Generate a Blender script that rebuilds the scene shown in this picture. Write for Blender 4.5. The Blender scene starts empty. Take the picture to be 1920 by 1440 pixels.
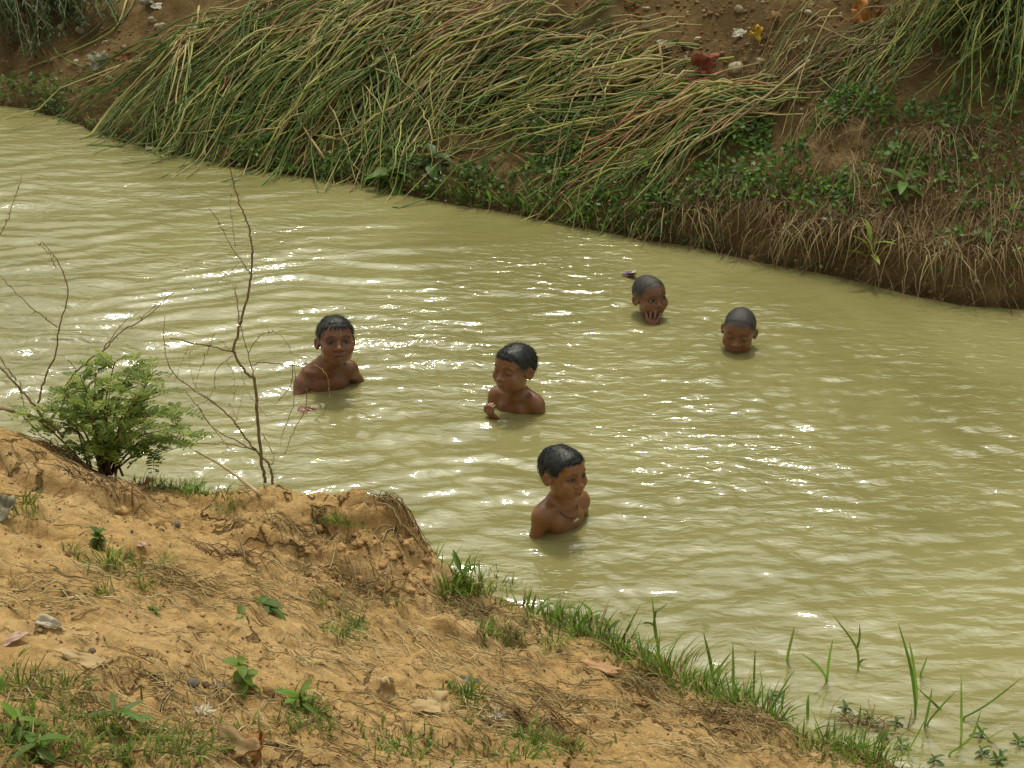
import bpy, math, random
import numpy as np
from mathutils import Matrix, Vector, Euler

random.seed(11)
rng = np.random.default_rng(11)
scene = bpy.context.scene
R = math.radians

# ---------------------------------------------------------------- camera
CAM_H, PITCH, HFOV = 2.8, 26.0, 36.0
cam_data = bpy.data.cameras.new('camera')
cam_data.sensor_width = 36.0
cam_data.lens = 18.0 / math.tan(R(HFOV / 2))
cam_data.clip_start, cam_data.clip_end = 0.05, 1000.0
cam = bpy.data.objects.new('camera', cam_data)
scene.collection.objects.link(cam)
cam.location = (0, 0, CAM_H)
cam.rotation_euler = (R(90 - PITCH), 0, 0)
scene.camera = cam

# ---------------------------------------------------------------- sky and sun
SUN_EL, SUN_AZ = 66.0, 3.0        # azimuth from +Y (straight ahead), towards +X
world = bpy.data.worlds.new('World')
scene.world = world
world.use_nodes = True
nt = world.node_tree
nt.nodes.clear()
sky = nt.nodes.new('ShaderNodeTexSky')
sky.sky_type = 'NISHITA'
sky.sun_disc = False
sky.sun_elevation = R(SUN_EL)
sky.sun_rotation = R(SUN_AZ)
sky.air_density, sky.dust_density, sky.ozone_density = 1.0, 8.0, 1.0
hsv = nt.nodes.new('ShaderNodeHueSaturation')
hsv.inputs['Saturation'].default_value = 0.28
tint = nt.nodes.new('ShaderNodeMix')
tint.data_type, tint.blend_type = 'RGBA', 'MULTIPLY'
tint.inputs['Factor'].default_value = 1.0
tint.inputs['B'].default_value = (0.97, 1.0, 0.86, 1)
bg = nt.nodes.new('ShaderNodeBackground')
bg.inputs['Strength'].default_value = 0.15
wo = nt.nodes.new('ShaderNodeOutputWorld')
nt.links.new(sky.outputs[0], hsv.inputs['Color'])
veil = nt.nodes.new('ShaderNodeMix')                 # thin even cloud over the whole sky
veil.data_type = 'RGBA'
veil.inputs['Factor'].default_value = 0.36
veil.inputs['B'].default_value = (6.2, 6.2, 6.2, 1)
nt.links.new(hsv.outputs[0], veil.inputs['A'])
nt.links.new(veil.outputs['Result'], tint.inputs['A'])
nt.links.new(tint.outputs['Result'], bg.inputs['Color'])
nt.links.new(bg.outputs[0], wo.inputs['Surface'])

sun_data = bpy.data.lights.new('sun', 'SUN')
sun_data.energy = 1.8
sun_data.angle = R(6.0)
sun_data.color = (1.0, 0.95, 0.80)
sun = bpy.data.objects.new('sun', sun_data)
scene.collection.objects.link(sun)
sd = Vector((math.sin(R(SUN_AZ)) * math.cos(R(SUN_EL)), math.cos(R(SUN_AZ)) * math.cos(R(SUN_EL)), math.sin(R(SUN_EL))))
sun.rotation_euler = sd.to_track_quat('Z', 'Y').to_euler()

scene.view_settings.view_transform = 'Standard'
scene.view_settings.look = 'None'
scene.view_settings.gamma = 1.0
scene.view_settings.exposure = 0.0
scene.render.engine = 'CYCLES'
scene.cycles.use_denoising = True
scene.cycles.max_bounces = 6
scene.cycles.diffuse_bounces = 3
scene.cycles.glossy_bounces = 3
scene.cycles.sample_clamp_indirect = 4.0

# ---------------------------------------------------------------- helpers: the survey of the photograph (pixels of 1920 x 1440 to metres)
FPX = 960.0 / math.tan(R(HFOV / 2))
CP, SP = math.cos(R(PITCH)), math.sin(R(PITCH))

def ray(px, py):
    a, b = (px - 960.0) / FPX, (720.0 - py) / FPX
    return np.array([a, CP + b * SP, -SP + b * CP])

def P(px, py, z=0.0):                       # point at height z
    d = ray(px, py)
    return np.array([0, 0, CAM_H]) + d * ((z - CAM_H) / d[2])

def PY(px, py, y):                          # point at distance y ahead
    d = ray(px, py)
    return np.array([0, 0, CAM_H]) + d * (y / d[1])

def to_px(x, y, z):
    zz = z - CAM_H
    depth = y * CP - zz * SP
    up = y * SP + zz * CP
    return 960 + FPX * x / depth, 720 - FPX * up / depth

# ---------------------------------------------------------------- helpers: noise, meshes, objects
def _hash(i, j, s):
    n = (i.astype(np.int64) * 374761393 + j.astype(np.int64) * 668265263 + s * 1442695041) & 0x7fffffff
    n = ((n ^ (n >> 13)) * 1274126177) & 0x7fffffff
    n = n ^ (n >> 16)
    return (n & 0xffff) / 65535.0

def vnoise(x, y, s=0):
    x, y = np.asarray(x, float), np.asarray(y, float)
    i, j = np.floor(x), np.floor(y)
    fx, fy = x - i, y - j
    fx, fy = fx**3 * (fx * (6 * fx - 15) + 10), fy**3 * (fy * (6 * fy - 15) + 10)
    i, j = i.astype(np.int64), j.astype(np.int64)
    a = _hash(i, j, s) * (1 - fx) + _hash(i + 1, j, s) * fx
    b = _hash(i, j + 1, s) * (1 - fx) + _hash(i + 1, j + 1, s) * fx
    return (a * (1 - fy) + b * fy) * 2 - 1

def fbm(x, y, o=4, s=0, g=0.5):
    t, a = 0, 1.0
    for k in range(o):
        t = t + a * vnoise(x * 2**k + 17.3 * k, y * 2**k - 9.1 * k, s + k)
        a *= g
    return t

def sstep(a, b, x):
    t = np.clip((np.asarray(x, float) - a) / (b - a), 0, 1)
    return t * t * (3 - 2 * t)

def mesh_np(name, v, f, mats=(), smooth=True, mi=None):
    v = np.asarray(v, np.float32)
    me = bpy.data.meshes.new(name)
    if isinstance(f, np.ndarray):
        n = f.shape[1]
        me.vertices.add(len(v)); me.vertices.foreach_set('co', v.ravel())
        me.loops.add(f.size); me.loops.foreach_set('vertex_index', f.astype(np.int32).ravel())
        me.polygons.add(len(f))
        me.polygons.foreach_set('loop_start', np.arange(0, f.size, n, dtype=np.int32))
        me.polygons.foreach_set('loop_total', np.full(len(f), n, np.int32))
    else:
        me.from_pydata(v.tolist(), [], f)
    me.update(calc_edges=True)
    if smooth:
        me.polygons.foreach_set('use_smooth', np.ones(len(me.polygons), bool))
    for m in mats:
        me.materials.append(m)
    if mi is not None:
        me.polygons.foreach_set('material_index', np.asarray(mi, np.int32))
    me.validate()
    return me

def link(name, me, parent=None, loc=None, rz=0.0):
    o = bpy.data.objects.new(name, me)
    scene.collection.objects.link(o)
    if parent is not None:
        o.parent = parent
    if loc is not None:
        o.location = loc
    o.rotation_euler.z = rz
    return o

def tag(o, label, cat, group=None, kind=None):
    o['label'] = label
    o['category'] = cat
    if group: o['group'] = group
    if kind: o['kind'] = kind
    return o

def set_kind(o, kind, label=None):
    o['kind'] = kind
    if label: o['label'] = label
    return o

class MB:
    """collects faces of one mesh"""
    def __init__(s): s.v, s.f, s.m, s.n = [], [], [], 0
    def add(s, v, f, m=0):
        v = np.asarray(v, float).reshape(-1, 3)
        s.v.append(v)
        s.f += [[i + s.n for i in q] for q in f]
        s.m += [m] * len(f)
        s.n += len(v)
    def tube(s, pts, rad, sides=5, m=0, cap=True):
        pts = np.asarray(pts, float); n = len(pts)
        rad = np.broadcast_to(np.asarray(rad, float), (n,))
        t = np.gradient(pts, axis=0)
        t /= np.linalg.norm(t, axis=1)[:, None] + 1e-12
        ref = np.array([0.13, 0.31, 0.94]) if abs(t[0][2]) < 0.9 else np.array([0.9, 0.3, 0.1])
        u = np.cross(t, ref); u /= np.linalg.norm(u, axis=1)[:, None] + 1e-12
        w = np.cross(t, u)
        a = np.linspace(0, 2 * math.pi, sides, endpoint=False)
        ring = pts[:, None, :] + rad[:, None, None] * (np.cos(a)[None, :, None] * u[:, None, :] + np.sin(a)[None, :, None] * w[:, None, :])
        f = [[i * sides + k, i * sides + (k + 1) % sides, (i + 1) * sides + (k + 1) % sides, (i + 1) * sides + k] for i in range(n - 1) for k in range(sides)]
        if cap:
            f.append(list(range(sides))[::-1]); f.append([(n - 1) * sides + k for k in range(sides)])
        s.add(ring.reshape(-1, 3), f, m)
    def blade(s, pts, width, m=0, side=None, fold=0.25):
        """a leaf or grass blade with a folded midrib along pts"""
        pts = np.asarray(pts, float); n = len(pts)
        width = np.broadcast_to(np.asarray(width, float), (n,))
        t = np.gradient(pts, axis=0); t /= np.linalg.norm(t, axis=1)[:, None] + 1e-12
        if side is None:
            side = np.cross(t[0], [0, 0, 1.0])
            if np.linalg.norm(side) < 0.2: side = np.array([random.uniform(-1, 1), random.uniform(-1, 1), 0.05])
        side = np.asarray(side, float)
        u = side - t * (t @ side)[:, None]; u /= np.linalg.norm(u, axis=1)[:, None] + 1e-12
        nn = np.cross(t, u)
        L = pts + u * width[:, None] * 0.5 + nn * width[:, None] * fold * 0.5
        Rr = pts - u * width[:, None] * 0.5 + nn * width[:, None] * fold * 0.5
        v = np.stack([L, pts, Rr], 1).reshape(-1, 3)
        f = []
        for i in range(n - 1):
            a, b = 3 * i, 3 * i + 3
            f += [[a, a + 1, b + 1, b], [a + 1, a + 2, b + 2, b + 1]]
        s.add(v, f, m)
    def lump(s, c, r, seed=0, m=0, detail=1, rough=0.3):
        v, f = ICO[detail]
        rs = np.random.default_rng(seed)
        k = rs.normal(size=(6, 3)); ph = rs.uniform(0, 6.28, 6)
        d = 1 + rough * sum(np.sin(v @ k[q] * 2.2 + ph[q]) for q in range(6)) / 3
        s.add(np.asarray(c) + v * d[:, None] * np.asarray(r), f, m)
    def mesh(s, name, mats, smooth=True):
        v = np.concatenate(s.v) if s.v else np.zeros((0, 3))
        return mesh_np(name, v, s.f, mats, smooth, s.m if len(mats) > 1 else None)

def _ico(sub):
    import bmesh
    bm = bmesh.new(); bmesh.ops.create_icosphere(bm, subdivisions=sub, radius=1)
    v = np.array([x.co[:] for x in bm.verts]); f = [[q.index for q in x.verts] for x in bm.faces]
    bm.free(); return v, f
ICO = {1: _ico(1), 2: _ico(2), 3: _ico(3)}

# ---------------------------------------------------------------- helpers: materials
def mat(name, base, rough=0.7, spec=0.3, var=0.25, scale=8.0, obj_var=0.0, trans=0.0, coat=0.0, bump=0.0, bscale=60.0, sss=0.0):
    """a plain Principled material whose colour wanders with two noises and from object to object"""
    m = bpy.data.materials.new(name); m.use_nodes = True
    n, l = m.node_tree.nodes, m.node_tree.links
    b = n['Principled BSDF']
    b.inputs['Roughness'].default_value = rough
    b.inputs['Specular IOR Level'].default_value = spec
    b.inputs['Coat Weight'].default_value = coat
    tc = n.new('ShaderNodeTexCoord')
    nz = n.new('ShaderNodeTexNoise'); nz.inputs['Scale'].default_value = scale; nz.inputs['Detail'].default_value = 5
    l.new(tc.outputs['Object'], nz.inputs['Vector'])
    mr = n.new('ShaderNodeMapRange'); mr.inputs['From Min'].default_value = 0.3; mr.inputs['From Max'].default_value = 0.7
    mr.inputs['To Min'].default_value = 1 - var; mr.inputs['To Max'].default_value = 1 + var
    l.new(nz.outputs['Fac'], mr.inputs['Value'])
    val = mr.outputs[0]
    hs = n.new('ShaderNodeHueSaturation'); hs.inputs['Color'].default_value = (*base, 1)
    if obj_var:
        oi = n.new('ShaderNodeObjectInfo')
        m2 = n.new('ShaderNodeMapRange'); m2.inputs['To Min'].default_value = 1 - obj_var; m2.inputs['To Max'].default_value = 1 + obj_var
        l.new(oi.outputs['Random'], m2.inputs['Value'])
        mu = n.new('ShaderNodeMath'); mu.operation = 'MULTIPLY'
        l.new(val, mu.inputs[0]); l.new(m2.outputs[0], mu.inputs[1]); val = mu.outputs[0]
        m3 = n.new('ShaderNodeMapRange'); m3.inputs['To Min'].default_value = 0.5 - 0.035 * min(1, obj_var * 2); m3.inputs['To Max'].default_value = 0.5 + 0.035 * min(1, obj_var * 2)
        l.new(oi.outputs['Random'], m3.inputs['Value']); l.new(m3.outputs[0], hs.inputs['Hue'])
    l.new(val, hs.inputs['Value'])
    l.new(hs.outputs[0], b.inputs['Base Color'])
    if bump:
        nb = n.new('ShaderNodeTexNoise'); nb.inputs['Scale'].default_value = bscale; nb.inputs['Detail'].default_value = 4
        l.new(tc.outputs['Object'], nb.inputs['Vector'])
        bp = n.new('ShaderNodeBump'); bp.inputs['Strength'].default_value = bump; bp.inputs['Distance'].default_value = 0.01
        l.new(nb.outputs['Fac'], bp.inputs['Height']); l.new(bp.outputs[0], b.inputs['Normal'])
    if trans:
        tr = n.new('ShaderNodeBsdfTranslucent'); mx = n.new('ShaderNodeMixShader'); mx.inputs[0].default_value = trans
        l.new(hs.outputs[0], tr.inputs['Color'])
        l.new(b.outputs[0], mx.inputs[1]); l.new(tr.outputs[0], mx.inputs[2])
        l.new(mx.outputs[0], n['Material Output'].inputs['Surface'])
    if sss:
        b.inputs['Subsurface Weight'].default_value = sss
        b.inputs['Subsurface Scale'].default_value = 0.01
    return m
# ================================================================ the setting: two banks and the river
def polyline_sd(x, y, pts):
    """signed distance to an open polyline, positive to its left, and where along it (index) the nearest point is"""
    best = np.full(np.shape(x), 1e9); sg = np.ones(np.shape(x)); at = np.zeros(np.shape(x))
    for i in range(len(pts) - 1):
        a, b = pts[i][:2], pts[i + 1][:2]
        ux, uy = b[0] - a[0], b[1] - a[1]
        t = np.clip(((x - a[0]) * ux + (y - a[1]) * uy) / (ux * ux + uy * uy), 0, 1)
        dx, dy = x - (a[0] + t * ux), y - (a[1] + t * uy)
        d = np.hypot(dx, dy)
        c = ux * (y - a[1]) - uy * (x - a[0])
        m = d < best - 1e-9
        best = np.where(m, d, best); sg = np.where(m, np.sign(c), sg); at = np.where(m, i + t, at)
    return best * sg, at

# ---- far bank: the water line as surveyed, carried on beyond both sides of the view
FE = [P(*q) for q in ((0, 195), (70, 207), (200, 258), (330, 292), (480, 318), (600, 334), (690, 348), (760, 366), (880, 388), (1000, 408), (1100, 428),
                      (1200, 446), (1300, 464), (1400, 482), (1500, 503), (1600, 524), (1700, 548), (1800, 566), (1920, 580))]
FE = [FE[0] + np.array([-90, 38, 0]), FE[0] + np.array([-6, 3.2, 0])] + FE + [FE[-1] + np.array([3, -1.1, 0]), FE[-1] + np.array([90, -30, 0])]
FE = [np.array(p) for p in FE]

def z_far(x, y):
    x, y = np.asarray(x, float), np.asarray(y, float)
    wob = 0.05 * fbm(x * 1.6, y * 1.6, 3, 40)
    d, at = polyline_sd(x, y, FE)
    d = d + wob * 0.7
    right = sstep(11, 15, at)
    lip = 0.05 + 0.13 * right + 0.03 * fbm(x * 3, y * 3, 2, 44)
    slope = 0.62 + 0.10 * right
    up = np.maximum(d, 0)
    z = lip * sstep(0.0, 0.10, d) + slope * (up - 0.06 * (1 - np.exp(-up / 0.08)))
    z = z + 0.05 * fbm(x * 1.3, y * 1.3, 3, 51) * sstep(0.1, 0.8, d) + 0.028 * fbm(x * 5, y * 5, 4, 52) * sstep(0.02, 0.3, d) + 0.012 * np.abs(fbm(x * 17, y * 17, 3, 57)) * sstep(0.02, 0.3, d)
    top = 1.2 + 1.0 * sstep(-3.5, 1.0, x) + 0.2 * fbm(x * 0.2, y * 0.2, 2, 61)
    z = np.where(z > top - 0.6, top - 0.6 * np.exp(-(z - top + 0.6) / 0.6), z)
    return np.where(d < 0, np.maximum(1.4 * d, -0.9), z)

# ---- near bank: heights surveyed at points of the photograph, bent into one sheet (thin plate), cut off along its edge
NE_PX = [(0, 792, .60), (90, 826, .55), (180, 880, .44), (260, 898, .37), (330, 908, .32), (440, 943, .31), (540, 955, .33), (640, 968, .36), (735, 970, .37), (775, 1010, .30), (806, 1080, .12),
         (870, 1100, .03), (1020, 1165, .03), (1150, 1215, .03), (1290, 1292, .03), (1420, 1332, .03), (1520, 1378, .03), (1680, 1438, .03), (1900, 1530, .03)]
NE = [P(*q) for q in NE_PX]
NE = [NE[0] + np.array([-60, 30, 0]), NE[0] + np.array([-2.0, 0.9, 0])] + NE + [NE[-1] + np.array([2.0, -1.0, 0]), NE[-1] + np.array([60, -24, 0])]
CTRL = [P(*q) for q in NE_PX] + [P(*q) for q in ((0, 900, .70), (120, 960, .62), (300, 960, .50), (0, 1100, .82), (250, 1080, .66), (420, 1120, .60), (600, 1100, .42), (400, 1220, .72), (0, 1280, .95),
        (720, 1150, .32), (700, 1280, .50), (900, 1200, .20), (960, 1330, .36), (0, 1440, 1.03), (350, 1440, .90), (700, 1440, .66), (1050, 1440, .40), (1250, 1380, .20), (1400, 1440, .16))]
CTRL += [np.array(q) for q in ((-0.5, 0.6, 1.2), (0.6, 0.6, 1.15), (-2.5, 2.0, 1.15), (-2.8, 4.0, .85), (1.5, 1.6, .55), (2.5, 1.2, .3), (-1.5, 0.0, 1.3), (1.5, -0.5, 1.2))]
CTRL = np.array(CTRL)
def _tps(r2): return np.where(r2 > 1e-12, 0.5 * r2 * np.log(np.maximum(r2, 1e-12)), 0)
_n = len(CTRL)
_K = _tps(((CTRL[:, None, :2] - CTRL[None, :, :2])**2).sum(-1)) + np.eye(_n) * 0.004
_A = np.block([[_K, np.c_[np.ones(_n), CTRL[:, :2]]], [np.r_[[np.ones(_n)], CTRL[:, :2].T], np.zeros((3, 3))]])
_W = np.linalg.solve(_A, np.r_[CTRL[:, 2], 0, 0, 0])

def z_near(x, y):
    x, y = np.asarray(x, float), np.asarray(y, float)
    xc, yc = np.clip(x, -3.2, 2.8), np.clip(y, -0.6, 5.2)
    z = _W[-3] + _W[-2] * xc + _W[-1] * yc
    for k in range(_n):
        z = z + _W[k] * _tps((xc - CTRL[k, 0])**2 + (yc - CTRL[k, 1])**2)
    z = np.clip(z, 0.0, 1.35)
    d, at = polyline_sd(x, y, NE)
    d = -d                                                            # positive on the camera's side
    d = d + 0.035 * fbm(x * 4, y * 4, 3, 71)
    ins = sstep(0.0, 0.2, d)
    z = z + 0.030 * fbm(x * 2.2, y * 2.2, 3, 72) + 0.016 * fbm(x * 7, y * 7, 3, 73) + 0.008 * fbm(x * 22, y * 22, 4, 75, 0.6) * (0.5 + ins) \
          + 0.010 * np.abs(fbm(x * 9, y * 9, 3, 79))
    bluff = np.exp(-(((x - BLUFF[0]) / .26)**2 + ((y - BLUFF[1]) / .20)**2))
    z = z - bluff * (0.045 * np.abs(fbm(x * 13, y * 13, 4, 83, 0.6)) - 0.02)   # crumbling crust
    for (q, rx, ry, h) in MOUNDS:                                     # hummocks with steep sides and the hollows between them
        r = np.hypot((x - q[0]) / rx, (y - q[1]) / ry) + 0.22 * fbm(x * 5, y * 5, 3, 81)
        z = z + h * sstep(1.15, 0.8, r)
    low = sstep(9, 12.5, at)
    steep = 2.6 * (1 - low) + 0.55 * low
    rough = 0.10 * fbm(x * 11, y * 11, 4, 77, 0.6) * (1 - low) * sstep(0, 0.1, -d)
    return np.where(d < 0, np.maximum(z + steep * d + rough * 0.9, -0.8), z)
BLUFF = P(700, 1025, .32)
MOUNDS = [(P(650, 1000, .34), 0.20, 0.14, 0.06), (P(470, 985, .36), 0.16, 0.10, 0.03), (P(90, 900, .62), 0.24, 0.16, 0.06), (P(600, 1075, .40), 0.22, 0.08, -0.04),
          (P(830, 1125, .22), 0.15, 0.07, -0.03), (P(1195, 1300, .22), 0.035, 0.025, -0.06), (P(170, 1000, .66), 0.3, 0.10, 0.025), (P(1100, 1240, .16), 0.25, 0.05, 0.02),
          (P(860, 1165, .26), 0.12, 0.05, 0.025)]

def ground_at(px, py, fn, y0=1.2, y1=16.0, n=1200):
    d = ray(px, py)
    a, b = y0, y1
    for n in (130, 40):                                               # walk down the line of sight, then look closer
        ys = np.linspace(a, b, n); t = ys / d[1]
        x, z = d[0] * t, CAM_H + d[2] * t
        h = fn(x, ys)
        below = h >= z
        i = int(np.argmax(below)) if below.any() else int(np.argmin(z - h))
        a, b = ys[max(i - 1, 0)], ys[min(i + (0 if below.any() else 1), n - 1)]
    return np.array([x[i], ys[i], h[i]])
far_at = lambda px, py: ground_at(px, py, z_far, 5.5, 15.0)
near_at = lambda px, py: ground_at(px, py, z_near, 1.8, 5.0)

def axis(a, b, h, lo, hi):
    c = list(np.arange(a, b, h)); g, s = [], h
    x = a
    while x > lo: s *= 1.25; x -= s; g.append(x)
    o, s, x = [], h, c[-1]
    while x < hi: s *= 1.25; x += s; o.append(x)
    return np.array(g[::-1] + c + o)

def sheet(name, fn, ax, ay, m, keep=None):
    X, Y = np.meshgrid(ax, ay)
    Z = fn(X, Y)
    n, k = X.shape
    v = np.stack([X, Y, Z], -1).reshape(-1, 3)
    i = np.arange(n * k).reshape(n, k)
    f = np.stack([i[:-1, :-1], i[:-1, 1:], i[1:, 1:], i[1:, :-1]], -1).reshape(-1, 4)
    if keep is not None:
        zz = v[f][:, :, 2].max(1); f = f[zz > keep]
        u, inv = np.unique(f, return_inverse=True); v, f = v[u], inv.reshape(-1, 4)
    me = mesh_np(name, v, f, [m])
    return set_kind(link(name, me), 'structure')

def soil(name, cols, rough=0.95, scale=1.0, cracks=0.0, specks=(0.5, 0.5, 0.5)):
    m = bpy.data.materials.new(name); m.use_nodes = True
    n, l = m.node_tree.nodes, m.node_tree.links
    b = n['Principled BSDF']; b.inputs['Roughness'].default_value = rough; b.inputs['Specular IOR Level'].default_value = 0.12
    tc = n.new('ShaderNodeTexCoord'); src = tc.outputs['Object']
    def noise(sc, det=6, rg=0.6):
        k = n.new('ShaderNodeTexNoise'); k.inputs['Scale'].default_value = sc * scale; k.inputs['Detail'].default_value = det; k.inputs['Roughness'].default_value = rg
        l.new(src, k.inputs['Vector']); return k.outputs['Fac']
    r1 = n.new('ShaderNodeValToRGB'); e = r1.color_ramp.elements
    e[0].position, e[0].color = 0.34, (*cols[0], 1); e[1].position, e[1].color = 0.66, (*cols[2], 1)
    q = r1.color_ramp.elements.new(0.5); q.color = (*cols[1], 1)
    l.new(noise(2.6, 8, 0.68), r1.inputs[0])
    mx = n.new('ShaderNodeMix'); mx.data_type, mx.blend_type = 'RGBA', 'MULTIPLY'; mx.inputs['Factor'].default_value = 1
    r2 = n.new('ShaderNodeMapRange'); r2.inputs['From Min'].default_value = 0.3; r2.inputs['From Max'].default_value = 0.7; r2.inputs['To Min'].default_value = 0.72; r2.inputs['To Max'].default_value = 1.22
    l.new(noise(30, 6, 0.7), r2.inputs['Value'])
    l.new(r1.outputs[0], mx.inputs['A']); l.new(r2.outputs[0], mx.inputs['B'])
    col = mx.outputs['Result']
    # dark crumbs and specks of organic matter lying in the soil
    vs = n.new('ShaderNodeTexVoronoi'); vs.inputs['Scale'].default_value = 55 * scale; l.new(src, vs.inputs['Vector'])
    lt = n.new('ShaderNodeMapRange'); lt.inputs['From Min'].default_value = 0.10; lt.inputs['From Max'].default_value = 0.20; lt.inputs['To Min'].default_value = 1; lt.inputs['To Max'].default_value = 0
    l.new(vs.outputs['Distance'], lt.inputs['Value'])
    th = n.new('ShaderNodeMath'); th.operation = 'GREATER_THAN'; th.inputs[1].default_value = 0.60
    l.new(noise(7, 3), th.inputs[0])
    sk = n.new('ShaderNodeMath'); sk.operation = 'MULTIPLY'; l.new(lt.outputs[0], sk.inputs[0]); l.new(th.outputs[0], sk.inputs[1])
    m2 = n.new('ShaderNodeMix'); m2.data_type = 'RGBA'; m2.inputs['B'].default_value = (*specks, 1)
    l.new(sk.outputs[0], m2.inputs['Factor']); l.new(col, m2.inputs['A']); col = m2.outputs['Result']
    hgt = noise(70, 8, 0.7)
    bp = n.new('ShaderNodeBump'); bp.inputs['Strength'].default_value = 0.8; bp.inputs['Distance'].default_value = 0.018
    l.new(hgt, bp.inputs['Height'])
    nrm = bp.outputs[0]
    if cracks:
        wp = n.new('ShaderNodeTexNoise'); wp.inputs['Scale'].default_value = 7; wp.inputs['Detail'].default_value = 5; l.new(src, wp.inputs['Vector'])
        ad = n.new('ShaderNodeMix'); ad.data_type, ad.blend_type = 'RGBA', 'LINEAR_LIGHT'; ad.inputs['Factor'].default_value = 0.16
        l.new(src, ad.inputs['A']); l.new(wp.outputs['Color'], ad.inputs['B'])
        vo = n.new('ShaderNodeTexVoronoi'); vo.feature = 'DISTANCE_TO_EDGE'; vo.inputs['Scale'].default_value = 3.6; l.new(ad.outputs['Result'], vo.inputs['Vector'])
        ck = n.new('ShaderNodeMapRange'); ck.inputs['From Min'].default_value = 0.004; ck.inputs['From Max'].default_value = 0.030; ck.inputs['To Min'].default_value = 1; ck.inputs['To Max'].default_value = 0
        l.new(vo.outputs['Distance'], ck.inputs['Value'])
        ms = n.new('ShaderNodeMapRange'); ms.inputs['From Min'].default_value = 0.50; ms.inputs['From Max'].default_value = 0.57
        l.new(noise(2.1, 3), ms.inputs['Value'])
        mm = n.new('ShaderNodeMath'); mm.operation = 'MULTIPLY'; l.new(ck.outputs[0], mm.inputs[0]); l.new(ms.outputs[0], mm.inputs[1])
        m3 = n.new('ShaderNodeMix'); m3.data_type = 'RGBA'; m3.inputs['B'].default_value = (0.10, 0.055, 0.02, 1)
        m4 = n.new('ShaderNodeMath'); m4.operation = 'MULTIPLY'; m4.inputs[1].default_value = cracks; l.new(mm.outputs[0], m4.inputs[0])
        l.new(m4.outputs[0], m3.inputs['Factor']); l.new(col, m3.inputs['A']); col = m3.outputs['Result']
        b2 = n.new('ShaderNodeBump'); b2.invert = True; b2.inputs['Strength'].default_value = 1.0; b2.inputs['Distance'].default_value = 0.02
        l.new(mm.outputs[0], b2.inputs['Height']); l.new(nrm, b2.inputs['Normal']); nrm = b2.outputs[0]
    # soaked soil just above the water
    sx = n.new('ShaderNodeSeparateXYZ'); l.new(src, sx.inputs[0])
    wt = n.new('ShaderNodeMapRange'); wt.inputs['From Min'].default_value = 0.015; wt.inputs['From Max'].default_value = 0.055; wt.inputs['To Min'].default_value = 0.55; wt.inputs['To Max'].default_value = 1.0
    l.new(sx.outputs['Z'], wt.inputs['Value'])
    mw = n.new('ShaderNodeMix'); mw.data_type, mw.blend_type = 'RGBA', 'MULTIPLY'; mw.inputs['Factor'].default_value = 1
    l.new(col, mw.inputs['A']); l.new(wt.outputs[0], mw.inputs['B']); col = mw.outputs['Result']
    l.new(col, b.inputs['Base Color']); l.new(nrm, b.inputs['Normal'])
    return m

SAND = soil('dry_orange_sandy_soil', ((0.385, 0.230, 0.092), (0.480, 0.305, 0.128), (0.54, 0.36, 0.17)), cracks=0.7, specks=(0.13, 0.075, 0.03))
CLAY = soil('brown_clay_soil', ((0.084, 0.053, 0.021), (0.138, 0.087, 0.036), (0.215, 0.142, 0.064)), specks=(0.06, 0.035, 0.015))
far_bank = sheet('far_bank', z_far, axis(-4.6, 3.4, 0.022, -120, 120), axis(6.0, 12.4, 0.022, 3.0, 160), CLAY, keep=-0.9 + 0.02)
near_bank = sheet('near_bank', z_near, axis(-1.95, 1.75, 0.0085, -70, 70), axis(1.9, 4.75, 0.0085, -60, 30), SAND, keep=-0.8 + 0.02)

def tabled(fn, x0, x1, y0, y1, h):
    """the same heights read from a table, for the thousands of small things that are set on the banks"""
    ax, ay = np.arange(x0, x1, h), np.arange(y0, y1, h)
    Z = fn(*np.meshgrid(ax, ay))
    def f(x, y):
        x, y = np.asarray(x, float), np.asarray(y, float)
        if np.any((x < x0) | (x > x1 - 2 * h) | (y < y0) | (y > y1 - 2 * h)): return fn(x, y)
        u, v = (x - x0) / h, (y - y0) / h
        i, j = u.astype(int), v.astype(int); u, v = u - i, v - j
        return (Z[j, i] * (1 - u) + Z[j, i + 1] * u) * (1 - v) + (Z[j + 1, i] * (1 - u) + Z[j + 1, i + 1] * u) * v
    return f
z_far = tabled(z_far, -8, 7, 4.5, 16, 0.025)
z_near = tabled(z_near, -2.6, 2.6, 1.3, 5.6, 0.0085)
far_at = lambda px, py: ground_at(px, py, z_far, 5.5, 15.0)
near_at = lambda px, py: ground_at(px, py, z_near, 1.8, 5.0)

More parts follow.
